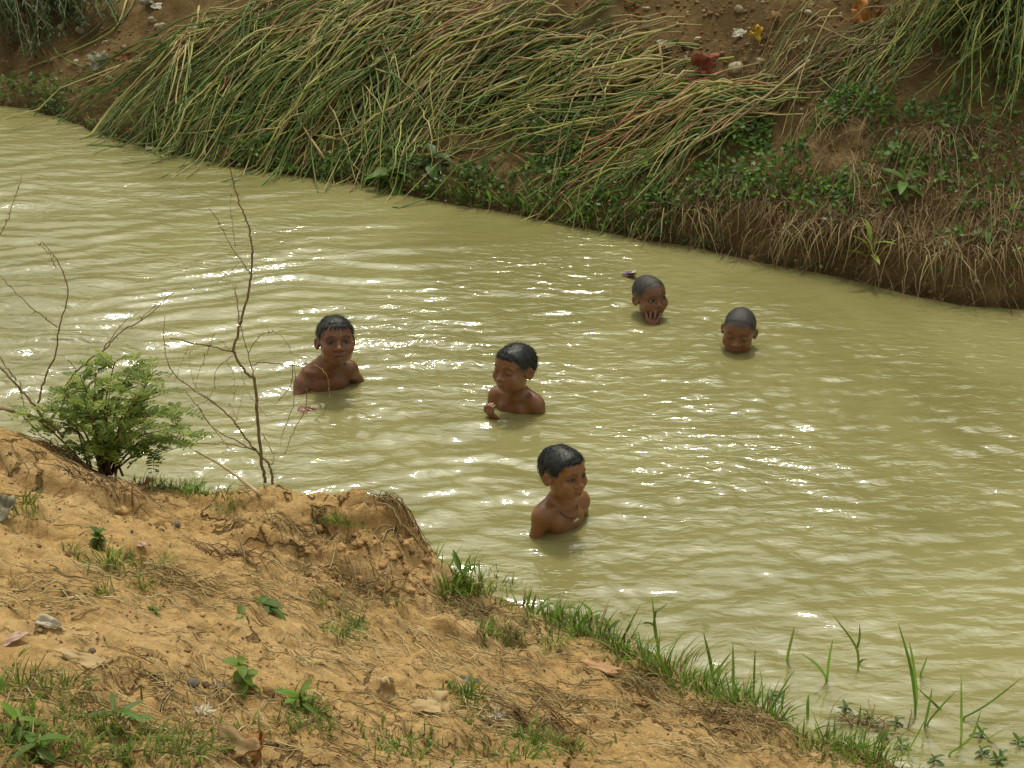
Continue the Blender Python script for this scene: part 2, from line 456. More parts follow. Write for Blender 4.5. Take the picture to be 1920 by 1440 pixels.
# ---- the river: muddy water with ripples crossing from the left and rings round the bathers
SOURCES = [P(615, 728), P(965, 772), P(1055, 1000), P(1222, 600), P(1388, 657), P(556, 765)]
def z_water(x, y):
    far_d, _ = polyline_sd(x, y, FE)
    shore = 0.25 + 0.75 * sstep(0.0, 1.3, -far_d)
    wx, wy = x + 0.10 * fbm(x * 1.1, y * 1.1, 3, 90), y + 0.10 * fbm(x * 1.1, y * 1.1, 3, 95)
    z = np.zeros(np.shape(x))
    left = sstep(0.9, -1.3, x)
    for k, (ang, lam, amp) in enumerate(((106, .30, .0036), (101, .20, .0038), (113, .145, .0028), (96, .10, .0020), (119, .46, .0030), (90, .072, .0011))):
        c, s_ = math.cos(R(ang)), math.sin(R(ang))
        ph = (wx * c + wy * s_) / lam
        u = (-wx * s_ + wy * c)
        env = 0.55 + 0.75 * vnoise(u * 1.3 + 5 * k, ph * lam * 2.0, 100 + k)
        z = z + amp * env * np.sin(2 * math.pi * (ph + 0.55 * vnoise(u * 1.5, ph * 0.33, 110 + k))) * (0.34 + 1.45 * left)
    for k, q in enumerate(SOURCES):
        r = np.hypot(wx - q[0], wy - q[1])
        for lam, amp in ((0.17, .0034), (0.10, .0024), (0.065, .0011), (0.30, .0026)):
            th = np.arctan2(wy - q[1], wx - q[0])
            env = (0.5 + 0.8 * vnoise(th * 3.0 + k * 7, r * 1.5, 130 + k)) * 0.62 * np.exp(-r / 1.3) * sstep(0.05, 0.2, r) * (0.6 if k == 5 else 1)
            z = z + amp * env * np.sin(2 * math.pi * (r / lam + 0.5 * vnoise(th * 4, r * 2, 140 + k)) + k)
    chop = fbm(wx * 5.5 + wy * 1.5, wy * 12, 3, 150, 0.55) * 0.0028 + fbm(wx * 13, wy * 27 - wx * 3, 2, 160) * 0.0019
    z = z + chop * (0.45 + 1.0 * sstep(-0.6, 1.0, x))
    for k, q in enumerate(SOURCES):                                   # small fresh rings close round each body
        r = np.hypot(x - q[0], y - q[1]); th = np.arctan2(y - q[1], x - q[0])
        z = z + 0.0016 * np.exp(-r / 0.22) * np.sin(2 * math.pi * r / 0.062 + 1.5 * vnoise(th * 2, r * 3, 170 + k)) * (0.6 + 0.6 * vnoise(th * 3, r, 180 + k))
    return z * shore * 0.88

def water_material():
    m = bpy.data.materials.new('muddy_river_water'); m.use_nodes = True
    n, l = m.node_tree.nodes, m.node_tree.links
    b = n['Principled BSDF']
    tc = n.new('ShaderNodeTexCoord')
    nz = n.new('ShaderNodeTexNoise'); nz.inputs['Scale'].default_value = 0.8; nz.inputs['Detail'].default_value = 6; nz.inputs['Distortion'].default_value = 1.2
    l.new(tc.outputs['Object'], nz.inputs['Vector'])
    rp = n.new('ShaderNodeValToRGB'); e = rp.color_ramp.elements
    e[0].position, e[0].color = 0.36, (0.194, 0.174, 0.066, 1); e[1].position, e[1].color = 0.64, (0.250, 0.226, 0.096, 1)
    l.new(nz.outputs['Fac'], rp.inputs[0]); l.new(rp.outputs[0], b.inputs['Base Color'])
    b.inputs['Roughness'].default_value = 0.035
    b.inputs['IOR'].default_value = 1.5
    b.inputs['Specular IOR Level'].default_value = 0.86
    mp = n.new('ShaderNodeMapping'); mp.inputs['Scale'].default_value = (1.0, 2.4, 1.0); mp.inputs['Rotation'].default_value = (0, 0, R(8))
    l.new(tc.outputs['Object'], mp.inputs['Vector'])
    f1 = n.new('ShaderNodeTexNoise'); f1.inputs['Scale'].default_value = 11; f1.inputs['Detail'].default_value = 3; f1.inputs['Roughness'].default_value = 0.52; f1.inputs['Distortion'].default_value = 0.4
    l.new(mp.outputs[0], f1.inputs['Vector'])
    big = n.new('ShaderNodeTexNoise'); big.inputs['Scale'].default_value = 1.1; big.inputs['Detail'].default_value = 2; l.new(tc.outputs['Object'], big.inputs['Vector'])
    st = n.new('ShaderNodeMapRange'); st.inputs['From Min'].default_value = 0.38; st.inputs['From Max'].default_value = 0.62; st.inputs['To Min'].default_value = 0.18; st.inputs['To Max'].default_value = 0.46
    l.new(big.outputs['Fac'], st.inputs['Value'])
    bp = n.new('ShaderNodeBump'); bp.inputs['Distance'].default_value = 0.030
    sy = n.new('ShaderNodeSeparateXYZ'); l.new(tc.outputs['Object'], sy.inputs[0])      # calmer in the shelter of the near shore
    fy = n.new('ShaderNodeMapRange'); fy.inputs['From Min'].default_value = 3.6; fy.inputs['From Max'].default_value = 5.2; fy.inputs['To Min'].default_value = 0.45; fy.inputs['To Max'].default_value = 1.0
    l.new(sy.outputs['Y'], fy.inputs['Value'])
    ml = n.new('ShaderNodeMath'); ml.operation = 'MULTIPLY'; l.new(st.outputs[0], ml.inputs[0]); l.new(fy.outputs[0], ml.inputs[1])
    l.new(ml.outputs[0], bp.inputs['Strength']); l.new(f1.outputs['Fac'], bp.inputs['Height']); l.new(bp.outputs[0], b.inputs['Normal'])
    return m
WATER = water_material()
water = sheet('river_water', z_water, axis(-4.0, 3.4, 0.0135, -120, 120), axis(3.1, 10.4, 0.0135, -40, 120), WATER)
# ================================================================ the five bathing children
# Each body is ONE continuous surface: capsules and ellipsoids blended as a distance field, then skinned with surface nets.
class Field:
    def __init__(s, lo, hi, h):
        s.lo, s.h = np.asarray(lo, float), h
        s.n = np.ceil((np.asarray(hi, float) - s.lo) / h).astype(int) + 1
        s.d = np.full(s.n, 0.05, np.float32)
        s.ax = [s.lo[k] + np.arange(s.n[k]) * h for k in range(3)]
    def _blk(s, c, r):
        a = np.maximum(np.floor((c - r - s.lo) / s.h).astype(int), 0)
        b = np.minimum(np.ceil((c + r - s.lo) / s.h).astype(int) + 1, s.n)
        return None if (b <= a).any() else tuple(slice(i, j) for i, j in zip(a, b))
    def _q(s, sl, M, c):
        x, y, z = (s.ax[k][sl[k]] for k in range(3))
        Rt, t = M
        w = Rt @ np.asarray(c, float) + t
        X, Y, Z = x[:, None, None] - w[0], y[None, :, None] - w[1], z[None, None, :] - w[2]
        return [Rt[0, k] * X + Rt[1, k] * Y + Rt[2, k] * Z for k in range(3)]
    def _mix(s, sl, e, k, op):
        d = s.d[sl]
        if op == 'add':
            if k <= 0: s.d[sl] = np.minimum(d, e); return
            hh = np.maximum(k - np.abs(d - e), 0) / k
            s.d[sl] = np.minimum(d, e) - hh * hh * k * 0.25
        else:
            e = -e
            hh = np.maximum(k - np.abs(d - e), 0) / max(k, 1e-6)
            s.d[sl] = np.maximum(d, e) + hh * hh * k * 0.25
    def ell(s, M, c, r, k=0.015, op='add', rot=None):
        r = np.asarray(r, float)
        Rt, t = M
        if rot is not None:
            c_w = Rt @ np.asarray(c, float) + t
            Rt2 = Rt @ np.array(Euler(rot).to_matrix()); M2, c2 = (Rt2, c_w), (0, 0, 0)
        else: M2, c2 = M, c
        w = M2[0] @ np.asarray(c2, float) + M2[1]
        sl = s._blk(w, r.max() + k + 3 * s.h)
        if sl is None: return
        q = s._q(sl, M2, c2)
        k0 = np.sqrt(sum((q[i] / r[i])**2 for i in range(3))) + 1e-9
        k1 = np.sqrt(sum((q[i] / r[i]**2)**2 for i in range(3))) + 1e-9
        s._mix(sl, (k0 * (k0 - 1) / k1).astype(np.float32), k, op)
    def cap(s, M, a, b, ra, rb, k=0.015, op='add'):
        Rt, t = M
        A, B = Rt @ np.asarray(a, float) + t, Rt @ np.asarray(b, float) + t
        c, ext = (A + B) / 2, np.abs(A - B) / 2 + max(ra, rb) + k + 3 * s.h
        sl = s._blk(c, ext)
        if sl is None: return
        x, y, z = (s.ax[i][sl[i]] for i in range(3))
        X, Y, Z = x[:, None, None] - A[0], y[None, :, None] - A[1], z[None, None, :] - A[2]
        u = B - A
        hh = np.clip((X * u[0] + Y * u[1] + Z * u[2]) / (u @ u + 1e-12), 0, 1)
        e = np.sqrt((X - hh * u[0])**2 + (Y - hh * u[1])**2 + (Z - hh * u[2])**2) - (ra + (rb - ra) * hh)
        s._mix(sl, e.astype(np.float32), k, op)
    def grid(s):
        return np.meshgrid(*s.ax, indexing='ij')

def surface_nets(d, lo, h):
    sgn = d < 0
    n = np.array(d.shape) - 1
    c = [(i, j, k) for i in (0, 1) for j in (0, 1) for k in (0, 1)]
    cnt = np.zeros(n, np.int8)
    for (i, j, k) in c:
        cnt += sgn[i:i + n[0], j:j + n[1], k:k + n[2]]
    act = (cnt > 0) & (cnt < 8)
    ijk = np.argwhere(act)
    idx = np.full(n, -1, np.int64); idx[act] = np.arange(len(ijk))
    val = {q: d[ijk[:, 0] + q[0], ijk[:, 1] + q[1], ijk[:, 2] + q[2]] for q in c}
    acc, num = np.zeros((len(ijk), 3)), np.zeros(len(ijk))
    for q in c:
        for ax in range(3):
            if q[ax] == 1: continue
            p = list(q); p[ax] = 1; p = tuple(p)
            a, b = val[q], val[p]
            cr = (a < 0) != (b < 0)
            t = np.where(cr, a / np.where(cr, a - b, 1), 0)
            pos = np.tile(np.array(q, float), (len(ijk), 1)); pos[:, ax] = t
            acc += pos * cr[:, None]; num += cr
    v = np.asarray(lo) + (ijk + acc / num[:, None]) * h
    faces = []
    for ax in range(3):
        o1, o2 = (ax + 1) % 3, (ax + 2) % 3
        sa = [slice(None)] * 3; sb = [slice(None)] * 3
        sa[ax] = slice(0, -1); sb[ax] = slice(1, None)
        A, B = sgn[tuple(sa)], sgn[tuple(sb)]
        e = np.argwhere(A != B)
        e = e[(e[:, o1] > 0) & (e[:, o2] > 0) & (e[:, o1] < n[o1]) & (e[:, o2] < n[o2])]
        flip = A[tuple(e.T)]
        def at(d1, d2):
            g = e.copy(); g[:, o1] += d1; g[:, o2] += d2
            return idx[tuple(g.T)]
        q = np.stack([at(-1, -1), at(0, -1), at(0, 0), at(-1, 0)], 1)
        q[~flip] = q[~flip][:, ::-1]
        faces.append(q)
    f = np.concatenate(faces)
    return v, f[(f >= 0).all(1)]

def relax(v, f, it=2, lam=0.5):
    e = np.concatenate([f[:, [0, 1]], f[:, [1, 2]], f[:, [2, 3]], f[:, [3, 0]]])
    for _ in range(it):
        a = np.zeros_like(v); w = np.zeros(len(v))
        for k in range(3): a[:, k] = np.bincount(e[:, 0], v[e[:, 1], k], len(v)) + np.bincount(e[:, 1], v[e[:, 0], k], len(v))
        w = np.bincount(e[:, 0], minlength=len(v)) + np.bincount(e[:, 1], minlength=len(v))
        v = v + lam * (a / np.maximum(w, 1)[:, None] - v)
    return v

def skin_material():
    m = bpy.data.materials.new('wet_brown_skin'); m.use_nodes = True
    n, l = m.node_tree.nodes, m.node_tree.links
    b = n['Principled BSDF']
    at = n.new('ShaderNodeAttribute'); at.attribute_name = 'skin_tone'
    tc = n.new('ShaderNodeTexCoord')
    nz = n.new('ShaderNodeTexNoise'); nz.inputs['Scale'].default_value = 28; nz.inputs['Detail'].default_value = 6
    l.new(tc.outputs['Object'], nz.inputs['Vector'])
    mr = n.new('ShaderNodeMapRange'); mr.inputs['To Min'].default_value = 0.78; mr.inputs['To Max'].default_value = 1.22
    l.new(nz.outputs['Fac'], mr.inputs['Value'])
    hs = n.new('ShaderNodeHueSaturation'); l.new(at.outputs['Color'], hs.inputs['Color']); l.new(mr.outputs[0], hs.inputs['Value'])
    l.new(hs.outputs[0], b.inputs['Base Color'])
    b.inputs['Roughness'].default_value = 0.42
    b.inputs['Specular IOR Level'].default_value = 0.45
    b.inputs['Subsurface Weight'].default_value = 0.12
    b.inputs['Subsurface Scale'].default_value = 0.006
    nw = n.new('ShaderNodeTexNoise'); nw.inputs['Scale'].default_value = 16; nw.inputs['Detail'].default_value = 3
    l.new(tc.outputs['Object'], nw.inputs['Vector'])
    mw = n.new('ShaderNodeMapRange'); mw.inputs['From Min'].default_value = 0.42; mw.inputs['From Max'].default_value = 0.62
    mw.inputs['To Min'].default_value = 0.2; mw.inputs['To Max'].default_value = 0.8
    l.new(nw.outputs['Fac'], mw.inputs['Value']); l.new(mw.outputs[0], b.inputs['Coat Weight'])
    b.inputs['Coat Roughness'].default_value = 0.13
    nb = n.new('ShaderNodeTexNoise'); nb.inputs['Scale'].default_value = 190; nb.inputs['Detail'].default_value = 3
    l.new(tc.outputs['Object'], nb.inputs['Vector'])
    bp = n.new('ShaderNodeBump'); bp.inputs['Strength'].default_value = 0.25; bp.inputs['Distance'].default_value = 0.002
    l.new(nb.outputs['Fac'], bp.inputs['Height']); l.new(bp.outputs[0], b.inputs['Normal'])
    return m

SKIN = skin_material()
HAIR = mat('wet_black_hair', (0.016, 0.016, 0.015), rough=0.42, spec=0.42, var=0.5, scale=60, bump=0.18, bscale=300)
STUBBLE = mat('shaved_black_stubble', (0.032, 0.029, 0.025), rough=0.55, spec=0.4, var=0.45, scale=120, bump=0.25, bscale=420)
EYE_WHITE = mat('eye_white', (0.34, 0.30, 0.24), rough=0.15, spec=0.5, var=0.05)
EYE_DARK = mat('dark_brown_iris', (0.012, 0.008, 0.006), rough=0.08, spec=0.6, var=0.1)
TOOTH = mat('tooth', (0.6, 0.55, 0.42), rough=0.3, var=0.05)
CORD = mat('dark_cord', (0.03, 0.022, 0.015), rough=0.6)
PENDANT = mat('dull_metal_pendant', (0.30, 0.28, 0.22), rough=0.35, spec=0.6, var=0.2, scale=90)

def rot(yaw=0, pitch=0, roll=0):
    """yaw > 0 turns the face to +X, pitch > 0 bows it, roll > 0 tips the crown to +X"""
    return np.array(Matrix.Rotation(R(yaw), 3, 'Z') @ Matrix.Rotation(R(-pitch) * -1, 3, 'X') @ Matrix.Rotation(R(roll), 3, 'Y'))

def hair_mask(q):
    """> 0 under the hair, in head coordinates (face -Y), metres from the hairline"""
    x, y, z = q
    ax = np.abs(x)
    t = sstep(-0.075, 0.05, y)
    front = 0.0605 - 0.10 * np.maximum(ax - 0.034, 0) * 6 * 0.3          # across the brow
    line = np.where(y < -0.028, front - 0.55 * np.maximum(0, y + 0.066) - 0.9 * np.maximum(0, ax - 0.05),
            np.where(y < 0.0, 0.012 - 0.9 * (y + 0.028) + 0.0 * t, np.where(y < 0.035, 0.020, -0.052)))
    blend = sstep(-0.060, -0.022, y)
    side = np.where(y < 0.034, 0.016 - 0.010 * sstep(-0.03, 0.0, y), 0.0)
    l1 = front - 0.42 * np.maximum(0, y + 0.066)
    l2 = 0.010 + 0.010 * sstep(-0.01, 0.012, y) - 0.072 * sstep(0.022, 0.052, y)
    line = l1 * (1 - blend) + l2 * blend
    return z - line

def sm(x, a, b): return sstep(a, b, x)

def make_child(spec):
    sc = spec.get('scale', 1.0)
    y0 = P(*spec['water'])[1] + spec.get('dy', 0.0)
    hc = PY(*spec['head'], y0 + spec.get('hy', -0.015))               # centre of the head
    nb = PY(*spec['neck'], y0 + 0.012)                                # base of the neck
    HR = rot(spec['yaw'], spec['pitch'], spec.get('roll', 0)) * 1.0
    H = (HR, hc); T = (rot(spec['tyaw'], spec.get('tpitch', 0), spec.get('troll', 0)), nb)
    s = sc
    lo = np.minimum(nb - [0.21 * s, 0.19 * s, 0.34 * s], hc - [0.13, 0.15, 0.1]); hi = np.maximum(nb + [0.21 * s, 0.17 * s, 0.06], hc + [0.12 * s, 0.14 * s, 0.125 * s])
    for hnd in spec.get('hands', []):
        w = np.asarray(hnd['at_w']); lo = np.minimum(lo, w - 0.09); hi = np.maximum(hi, w + 0.09)
    lo[2] = max(lo[2], -0.42)
    F = Field(lo, hi, 0.0026)
    # ---- trunk and arms
    E = lambda c, r, k=0.02, **kw: F.ell(T, np.array(c) * s, np.array(r) * s, k, **kw)
    C = lambda a, b, ra, rb, k=0.02, **kw: F.cap(T, np.array(a) * s, np.array(b) * s, ra * s, rb * s, k, **kw)
    E((0, 0.006, -0.125), (0.094, 0.066, 0.125), 0)
    E((0, 0.0, -0.30), (0.086, 0.062, 0.13), 0.04)
    C((-0.082, 0.008, -0.052), (0.082, 0.008, -0.052), 0.040, 0.040, 0.035)
    for sx in (-1, 1):
        C((sx * 0.016, 0.022, 0.006), (sx * 0.086, 0.012, -0.036), 0.022, 0.024, 0.03)
        E((sx * 0.045, -0.045, -0.105), (0.042, 0.024, 0.036), 0.03)           # breast muscle
        C((sx * 0.012, -0.044, -0.034), (sx * 0.098, -0.012, -0.022), 0.006, 0.007, 0.016)   # collar bone
        arm = spec.get('arms', {}).get(sx, {})
        sh = np.array([sx * 0.116, 0.004, -0.066]) + np.array(arm.get('lift', (0, 0, 0)))
        el = np.array(arm.get('elbow', (sx * 0.150, 0.015, -0.21)))
        wr = np.array(arm.get('wrist', (sx * 0.135, -0.07, -0.33)))
        E(sh, (0.038, 0.040, 0.042), 0.03)
        C(sh, el, 0.034, 0.028, 0.022)
        C(el, wr, 0.028, 0.019, 0.015)
    # ---- neck, between the trunk and the head
    s = spec.get('hscale', sc)
    Eh = lambda c, r, k=0.012, **kw: F.ell(H, np.array(c) * s, np.array(r) * s, k * s, **kw)
    Ch = lambda a, b, ra, rb, k=0.012, **kw: F.cap(H, np.array(a) * s, np.array(b) * s, ra * s, rb * s, k * s, **kw)
    W = (np.eye(3), np.zeros(3))
    ntop = HR @ (np.array([0, 0.014, -0.055]) * s) + hc
    F.cap(W, ntop, nb + np.array([0, 0.008, -0.02]), 0.036 * s, 0.041 * s, 0.022)
    # ---- head
    Eh((0, 0.012, 0.021), (0.0685, 0.088, 0.075), 0.02)
    Eh((0, -0.030, 0.028), (0.060, 0.050, 0.052), 0.02)
    Eh((0, -0.026, -0.026), (0.060, 0.050, 0.060), 0.02)
    Eh((0, -0.044, -0.067), (0.033, 0.028, 0.023), 0.028)
    for sx in (-1, 1):
        Eh((sx * 0.038, -0.014, -0.052), (0.020, 0.036, 0.028), 0.02)
        Eh((sx * 0.036, -0.054, -0.030), (0.026, 0.021, 0.025), 0.016)
        Ch((sx * 0.012, -0.0775, 0.017), (sx * 0.044, -0.064, 0.015), 0.0060, 0.0052, 0.012)
        Eh((sx * 0.031, -0.088, 0.000), (0.019, 0.015, 0.0125), 0.012, op='sub')
        Eh((sx * 0.031, -0.0655, -0.0005), (0.0150, 0.0130, 0.0115), 0.004)          # lids over the eyeball
        if not spec.get('closed'):
            Eh((sx * 0.0315, -0.082, -0.0010), (0.0125, 0.010, 0.0032), 0.001, op='sub')
            Eh((sx * 0.0310, -0.0660, -0.0005), (0.0128, 0.0105, 0.0095), 0.001, op='sub')
    Ch((0, -0.073, 0.002), (0, -0.0845, -0.025), 0.0075, 0.0095, 0.012)
    Eh((0, -0.0870, -0.0290), (0.0115, 0.0110, 0.0092), 0.006)
    for sx in (-1, 1):
        Eh((sx * 0.0135, -0.0800, -0.0320), (0.0090, 0.0095, 0.0075), 0.005)
        Eh((sx * 0.0070, -0.0880, -0.0390), (0.0044, 0.0052, 0.0034), 0.002, op='sub')
    Eh((0, -0.0600, -0.0585), (0.027, 0.021, 0.019), 0.014)
    op_ = spec.get('mouth', 0.0)
    for sx in (-1, 1):
        Ch((0, -0.0820, -0.0540 + op_ * 0.4), (sx * 0.0205, -0.0705, -0.0578), 0.0042, 0.0026, 0.004)
        Ch((0, -0.0800, -0.0650 - op_), (sx * 0.0195, -0.0700, -0.0595), 0.0051, 0.0028, 0.004)
        Ch((0, -0.0865, -0.0594 - op_ * 0.3), (sx * 0.0200, -0.0755, -0.0586), 0.0011 + op_ * 0.75, 0.0011, 0.003, op='sub')
        # ears
        Eh((sx * 0.0720, 0.014, -0.010), (0.0065, 0.0165, 0.0245), 0.005, rot=(R(-8), 0, -sx * R(30)))
        Eh((sx * 0.0785, 0.011, -0.006), (0.0070, 0.0100, 0.0150), 0.002, op='sub', rot=(R(-8), 0, -sx * R(30)))
        Eh((sx * 0.0700, -0.004, -0.016), (0.006, 0.006, 0.010), 0.005)
    # ---- hands: palm, four fingers of their own lengths, thumb from the side of the palm
    for hnd in spec.get('hands', []):
        M = (np.asarray(hnd['rot']), np.asarray(hnd['at_w']))
        k = spec.get('hscale', sc) * 0.92
        F.ell(M, (0, 0, 0.012 * k), np.array((0.031, 0.012, 0.036)) * k, 0.006)
        F.cap(M, (0, 0, -0.02 * k), (0, 0.006 * k, -0.085 * k), 0.018 * k, 0.021 * k, 0.012)
        for q, (fx, L) in enumerate(((-0.0235, 0.050), (-0.0080, 0.058), (0.0080, 0.055), (0.0232, 0.043))):
            c1, c2, c3 = hnd.get('curl', (25, 45, 35))
            c1 = c1 + hnd.get('fan', (0, 0, 0, 0))[q]
            p = np.array((fx, 0.0, 0.040)); a = 0; sp = fx * 5 * hnd.get('spread', 1)
            for seg, (cc, fl, ra) in enumerate(((c1, 0.44, 0.0080), (c2, 0.32, 0.0073), (c3, 0.24, 0.0066))):
                a += R(cc)
                q2 = p + L * fl * np.array((math.sin(sp) * math.cos(a), -math.sin(a), math.cos(a)))
                F.cap(M, p * k, q2 * k, ra * k, (ra - 0.0006) * k, 0.0022)
                p = q2
        t1 = np.array((hnd['thumb'] * 0.026, -0.006, 0.006)); t2 = t1 + np.array((hnd['thumb'] * 0.016, -0.014, 0.020)); t3 = t2 + np.array((hnd['thumb'] * -0.004, -0.012, 0.018))
        F.cap(M, t1 * k, t2 * k, 0.0100 * k, 0.0085 * k, 0.005); F.cap(M, t2 * k, t3 * k, 0.0082 * k, 0.0068 * k, 0.002)
        if 'elbow_w' in hnd:
            F.cap(W, M[0] @ (np.array((0, 0.004, -0.07)) * k) + M[1], np.asarray(hnd['elbow_w']), 0.020 * sc, 0.028 * sc, 0.01)
    v, f = surface_nets(F.d, F.lo, F.h)
    v = relax(v, f, 1, 0.4)
    # ---- colour of the skin, from where it is on the body
    q = ((v - hc) @ HR / s).T
    base = np.array(spec.get('tone', (0.215, 0.090, 0.036))) * np.array((0.84, 0.77, 0.72))
    col = np.tile(base, (len(v), 1))
    def paint(w, c):
        nonlocal col
        w = np.clip(w, 0, 1)[:, None]; col = col * (1 - w) + np.array(c) * w
    inhead = (q[2] > -0.10) & (np.abs(q[0]) < 0.1) & (np.abs(q[1]) < 0.12)
    ax = np.abs(q[0])
    front = inhead & (q[1] < -0.035)
    def blob(cx, cz, rx, rz): return front * np.exp(-(((ax - cx) / rx)**2 + ((q[2] - cz) / rz)**2))
    paint(0.35 * blob(0.036, -0.03, 0.02, 0.02), base * np.array((1.25, 1.05, 0.95)))
    paint(0.30 * blob(0, -0.036, 0.012, 0.012), base * 1.35)
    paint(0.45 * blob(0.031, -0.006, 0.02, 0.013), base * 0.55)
    lips = front * (np.abs(q[2] + 0.0595) < 0.0105 + op_) * (ax < 0.021) * sm(-q[1], 0.066, 0.072)
    paint(0.75 * lips, base * np.array((1.05, 0.72, 0.85)))
    paint(0.9 * front * (ax < 0.0195) * np.exp(-((q[2] + 0.0592 + op_ * 0.3 - 0.0006) / (0.0019 + op_ * 0.6))**2) * sm(-q[1], 0.062, 0.068), (0.03, 0.010, 0.007))
    brow_z = 0.0195 - 28 * (ax - 0.026)**2 * 0.6 + 0.002
    paint(0.70 * front * np.exp(-((q[2] - brow_z) / 0.0035)**2) * sm(ax, 0.008, 0.015) * (1 - sm(ax, 0.043, 0.052)), (0.016, 0.011, 0.008))
    ez = -0.0015 - 22 * (ax - 0.031)**2 * (-1 if spec.get('closed') else 0.6)
    if spec.get('closed'):
        paint(0.9 * front * np.exp(-((q[2] - (-0.0075 + 26 * (ax - 0.031)**2)) / 0.0021)**2) * (np.abs(ax - 0.031) < 0.0145), (0.014, 0.009, 0.007))
    else:
        rim = ((ax - 0.0315) / 0.0150)**2 + ((q[2] + 0.0010) / 0.0068)**2
        paint(0.85 * front * (q[1] < -0.05) * np.exp(-((rim - 0.9) / 0.42)**2) * (q[2] > -0.003), (0.014, 0.009, 0.007))
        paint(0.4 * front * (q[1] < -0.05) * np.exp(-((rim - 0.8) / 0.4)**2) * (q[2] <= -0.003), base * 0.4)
    hm = hair_mask(q) + 0.003 * vnoise(q[0] * 130, q[2] * 130 + q[1] * 70, 5)
    soft = spec.get('soft', 0.015)
    scalp = inhead * (ax < 0.0715) * sm(hm, -soft, 0.004)
    paint(0.92 * scalp, (0.032, 0.028, 0.023) if spec.get('shaved') else (0.022, 0.019, 0.016))
    # darker ears' hollows are left to the light; nipples
    qt = ((v - nb) @ T[0] / sc).T
    nip = np.exp(-(((np.abs(qt[0]) - 0.056) / 0.007)**2 + ((qt[2] + 0.115) / 0.006)**2)) * (qt[1] < -0.03) * (~inhead)
    paint(0.7 * nip, base * 0.4)
    me = mesh_np('person', v - nb, f, [SKIN])
    ca = me.color_attributes.new('skin_tone', 'FLOAT_COLOR', 'POINT')
    ca.data.foreach_set('color', np.concatenate([col, np.ones((len(v), 1))], 1).astype(np.float32).ravel())
    body = link('person', me, loc=Vector(nb))
    tag(body, spec['label'], 'person', 'children bathing in the muddy river')
    # ---- hair: a shell grown from the same head, thin at the hairline, with wet points over the brow
    t0 = spec.get('hair', 0.006)
    sl = F._blk(hc, 0.125 * s)
    sub = F.d[sl]
    gx, gy, gz = np.meshgrid(*(F.ax[k][sl[k]] for k in range(3)), indexing='ij')
    g = np.stack([gx - hc[0], gy - hc[1], gz - hc[2]], -1) @ HR / s
    gq = (g[..., 0], g[..., 1], g[..., 2])
    m_ = hair_mask(gq) + spec.get('jag', 0.005) * vnoise(gq[0] * 170 + 7, gq[1] * 90 + gq[2] * 40, 3)
    ang = np.arctan2(gq[1], gq[0])
    strand = vnoise(ang * 16, gq[2] * 20, 9) * 0.14 + vnoise(ang * 40, gq[2] * 35, 4) * 0.10
    th = t0 * s * (sm(m_, -0.002, spec.get('taper', 0.022)) * (1 + strand) ) - 0.0008
    head_only = 1.0 * (np.abs(gq[0]) > 0.077)                       # keep clear of the ears
    df = np.maximum(sub - th, -(m_ + 0.001) * s * 0.8)
    df = np.where((head_only > 0) | (gq[2] < -0.075), 0.02, df)
    ear = np.sqrt(((np.abs(gq[0]) - 0.0735) / 0.012)**2 + ((gq[1] - 0.012) / 0.022)**2 + ((gq[2] + 0.012) / 0.031)**2)
    df = np.maximum(df, (1.0 - ear) * 0.012)
    hv, hf = surface_nets(df.astype(np.float32), [F.ax[k][sl[k]][0] for k in range(3)], F.h)
    hv = relax(hv, hf, 1, 0.4)
    B = MB(); hfl = hf.tolist()
    B.add(hv - nb, hfl)
    rs = np.random.default_rng(spec['seed'])
    def on_head(d):                                                   # point on the forehead surface along a head direction
        o = np.array([0, -0.01, 0.02])
        for r in np.arange(0.05, 0.125, 0.001):
            p = o + d * r
            w = HR @ (p * s) + hc
            ii = np.round((w - F.lo) / F.h).astype(int)
            if (ii < 0).any() or (ii >= F.n).any() or F.d[tuple(ii)] > 0: return w
        return w
    for _ in range(spec.get('fringe', 0)):
        a = rs.uniform(-0.95, 0.95); e0 = rs.uniform(0.56, 0.70); L = rs.uniform(0.5, 1.0) * spec.get('flen', 0.02) / 0.08
        pts = []
        sw = rs.normal(0, 0.06) + spec.get('sweep', 0)
        for u in np.linspace(0, 1, 5):
            el = e0 - L * u; az = a + sw * u
            d = np.array([math.sin(az) * math.cos(el), -math.cos(az) * math.cos(el), math.sin(el)])
            pts.append(on_head(d) + HR @ d * 0.0012 - nb)
        B.tube(pts, np.array([1, 1, 0.85, 0.6, 0.15]) * rs.uniform(0.0007, 0.0015), 4)
    for (cx, cy, n_, L) in spec.get('tufts', []):
        for _ in range(n_):
            d = np.array([cx + rs.normal(0, 0.12), cy + rs.normal(0, 0.10), 1.0]); d /= np.linalg.norm(d)
            p0 = on_head(d) + HR @ d * 0.002
            dd = HR @ (d + rs.normal(0, 0.5, 3)); dd /= np.linalg.norm(dd)
            l_ = L * rs.uniform(0.5, 1)
            B.tube(np.array([p0, p0 + dd * l_ * 0.5, p0 + dd * l_ + [0, 0, -0.002]]) - nb, [0.0022, 0.0016, 0.0004], 4)
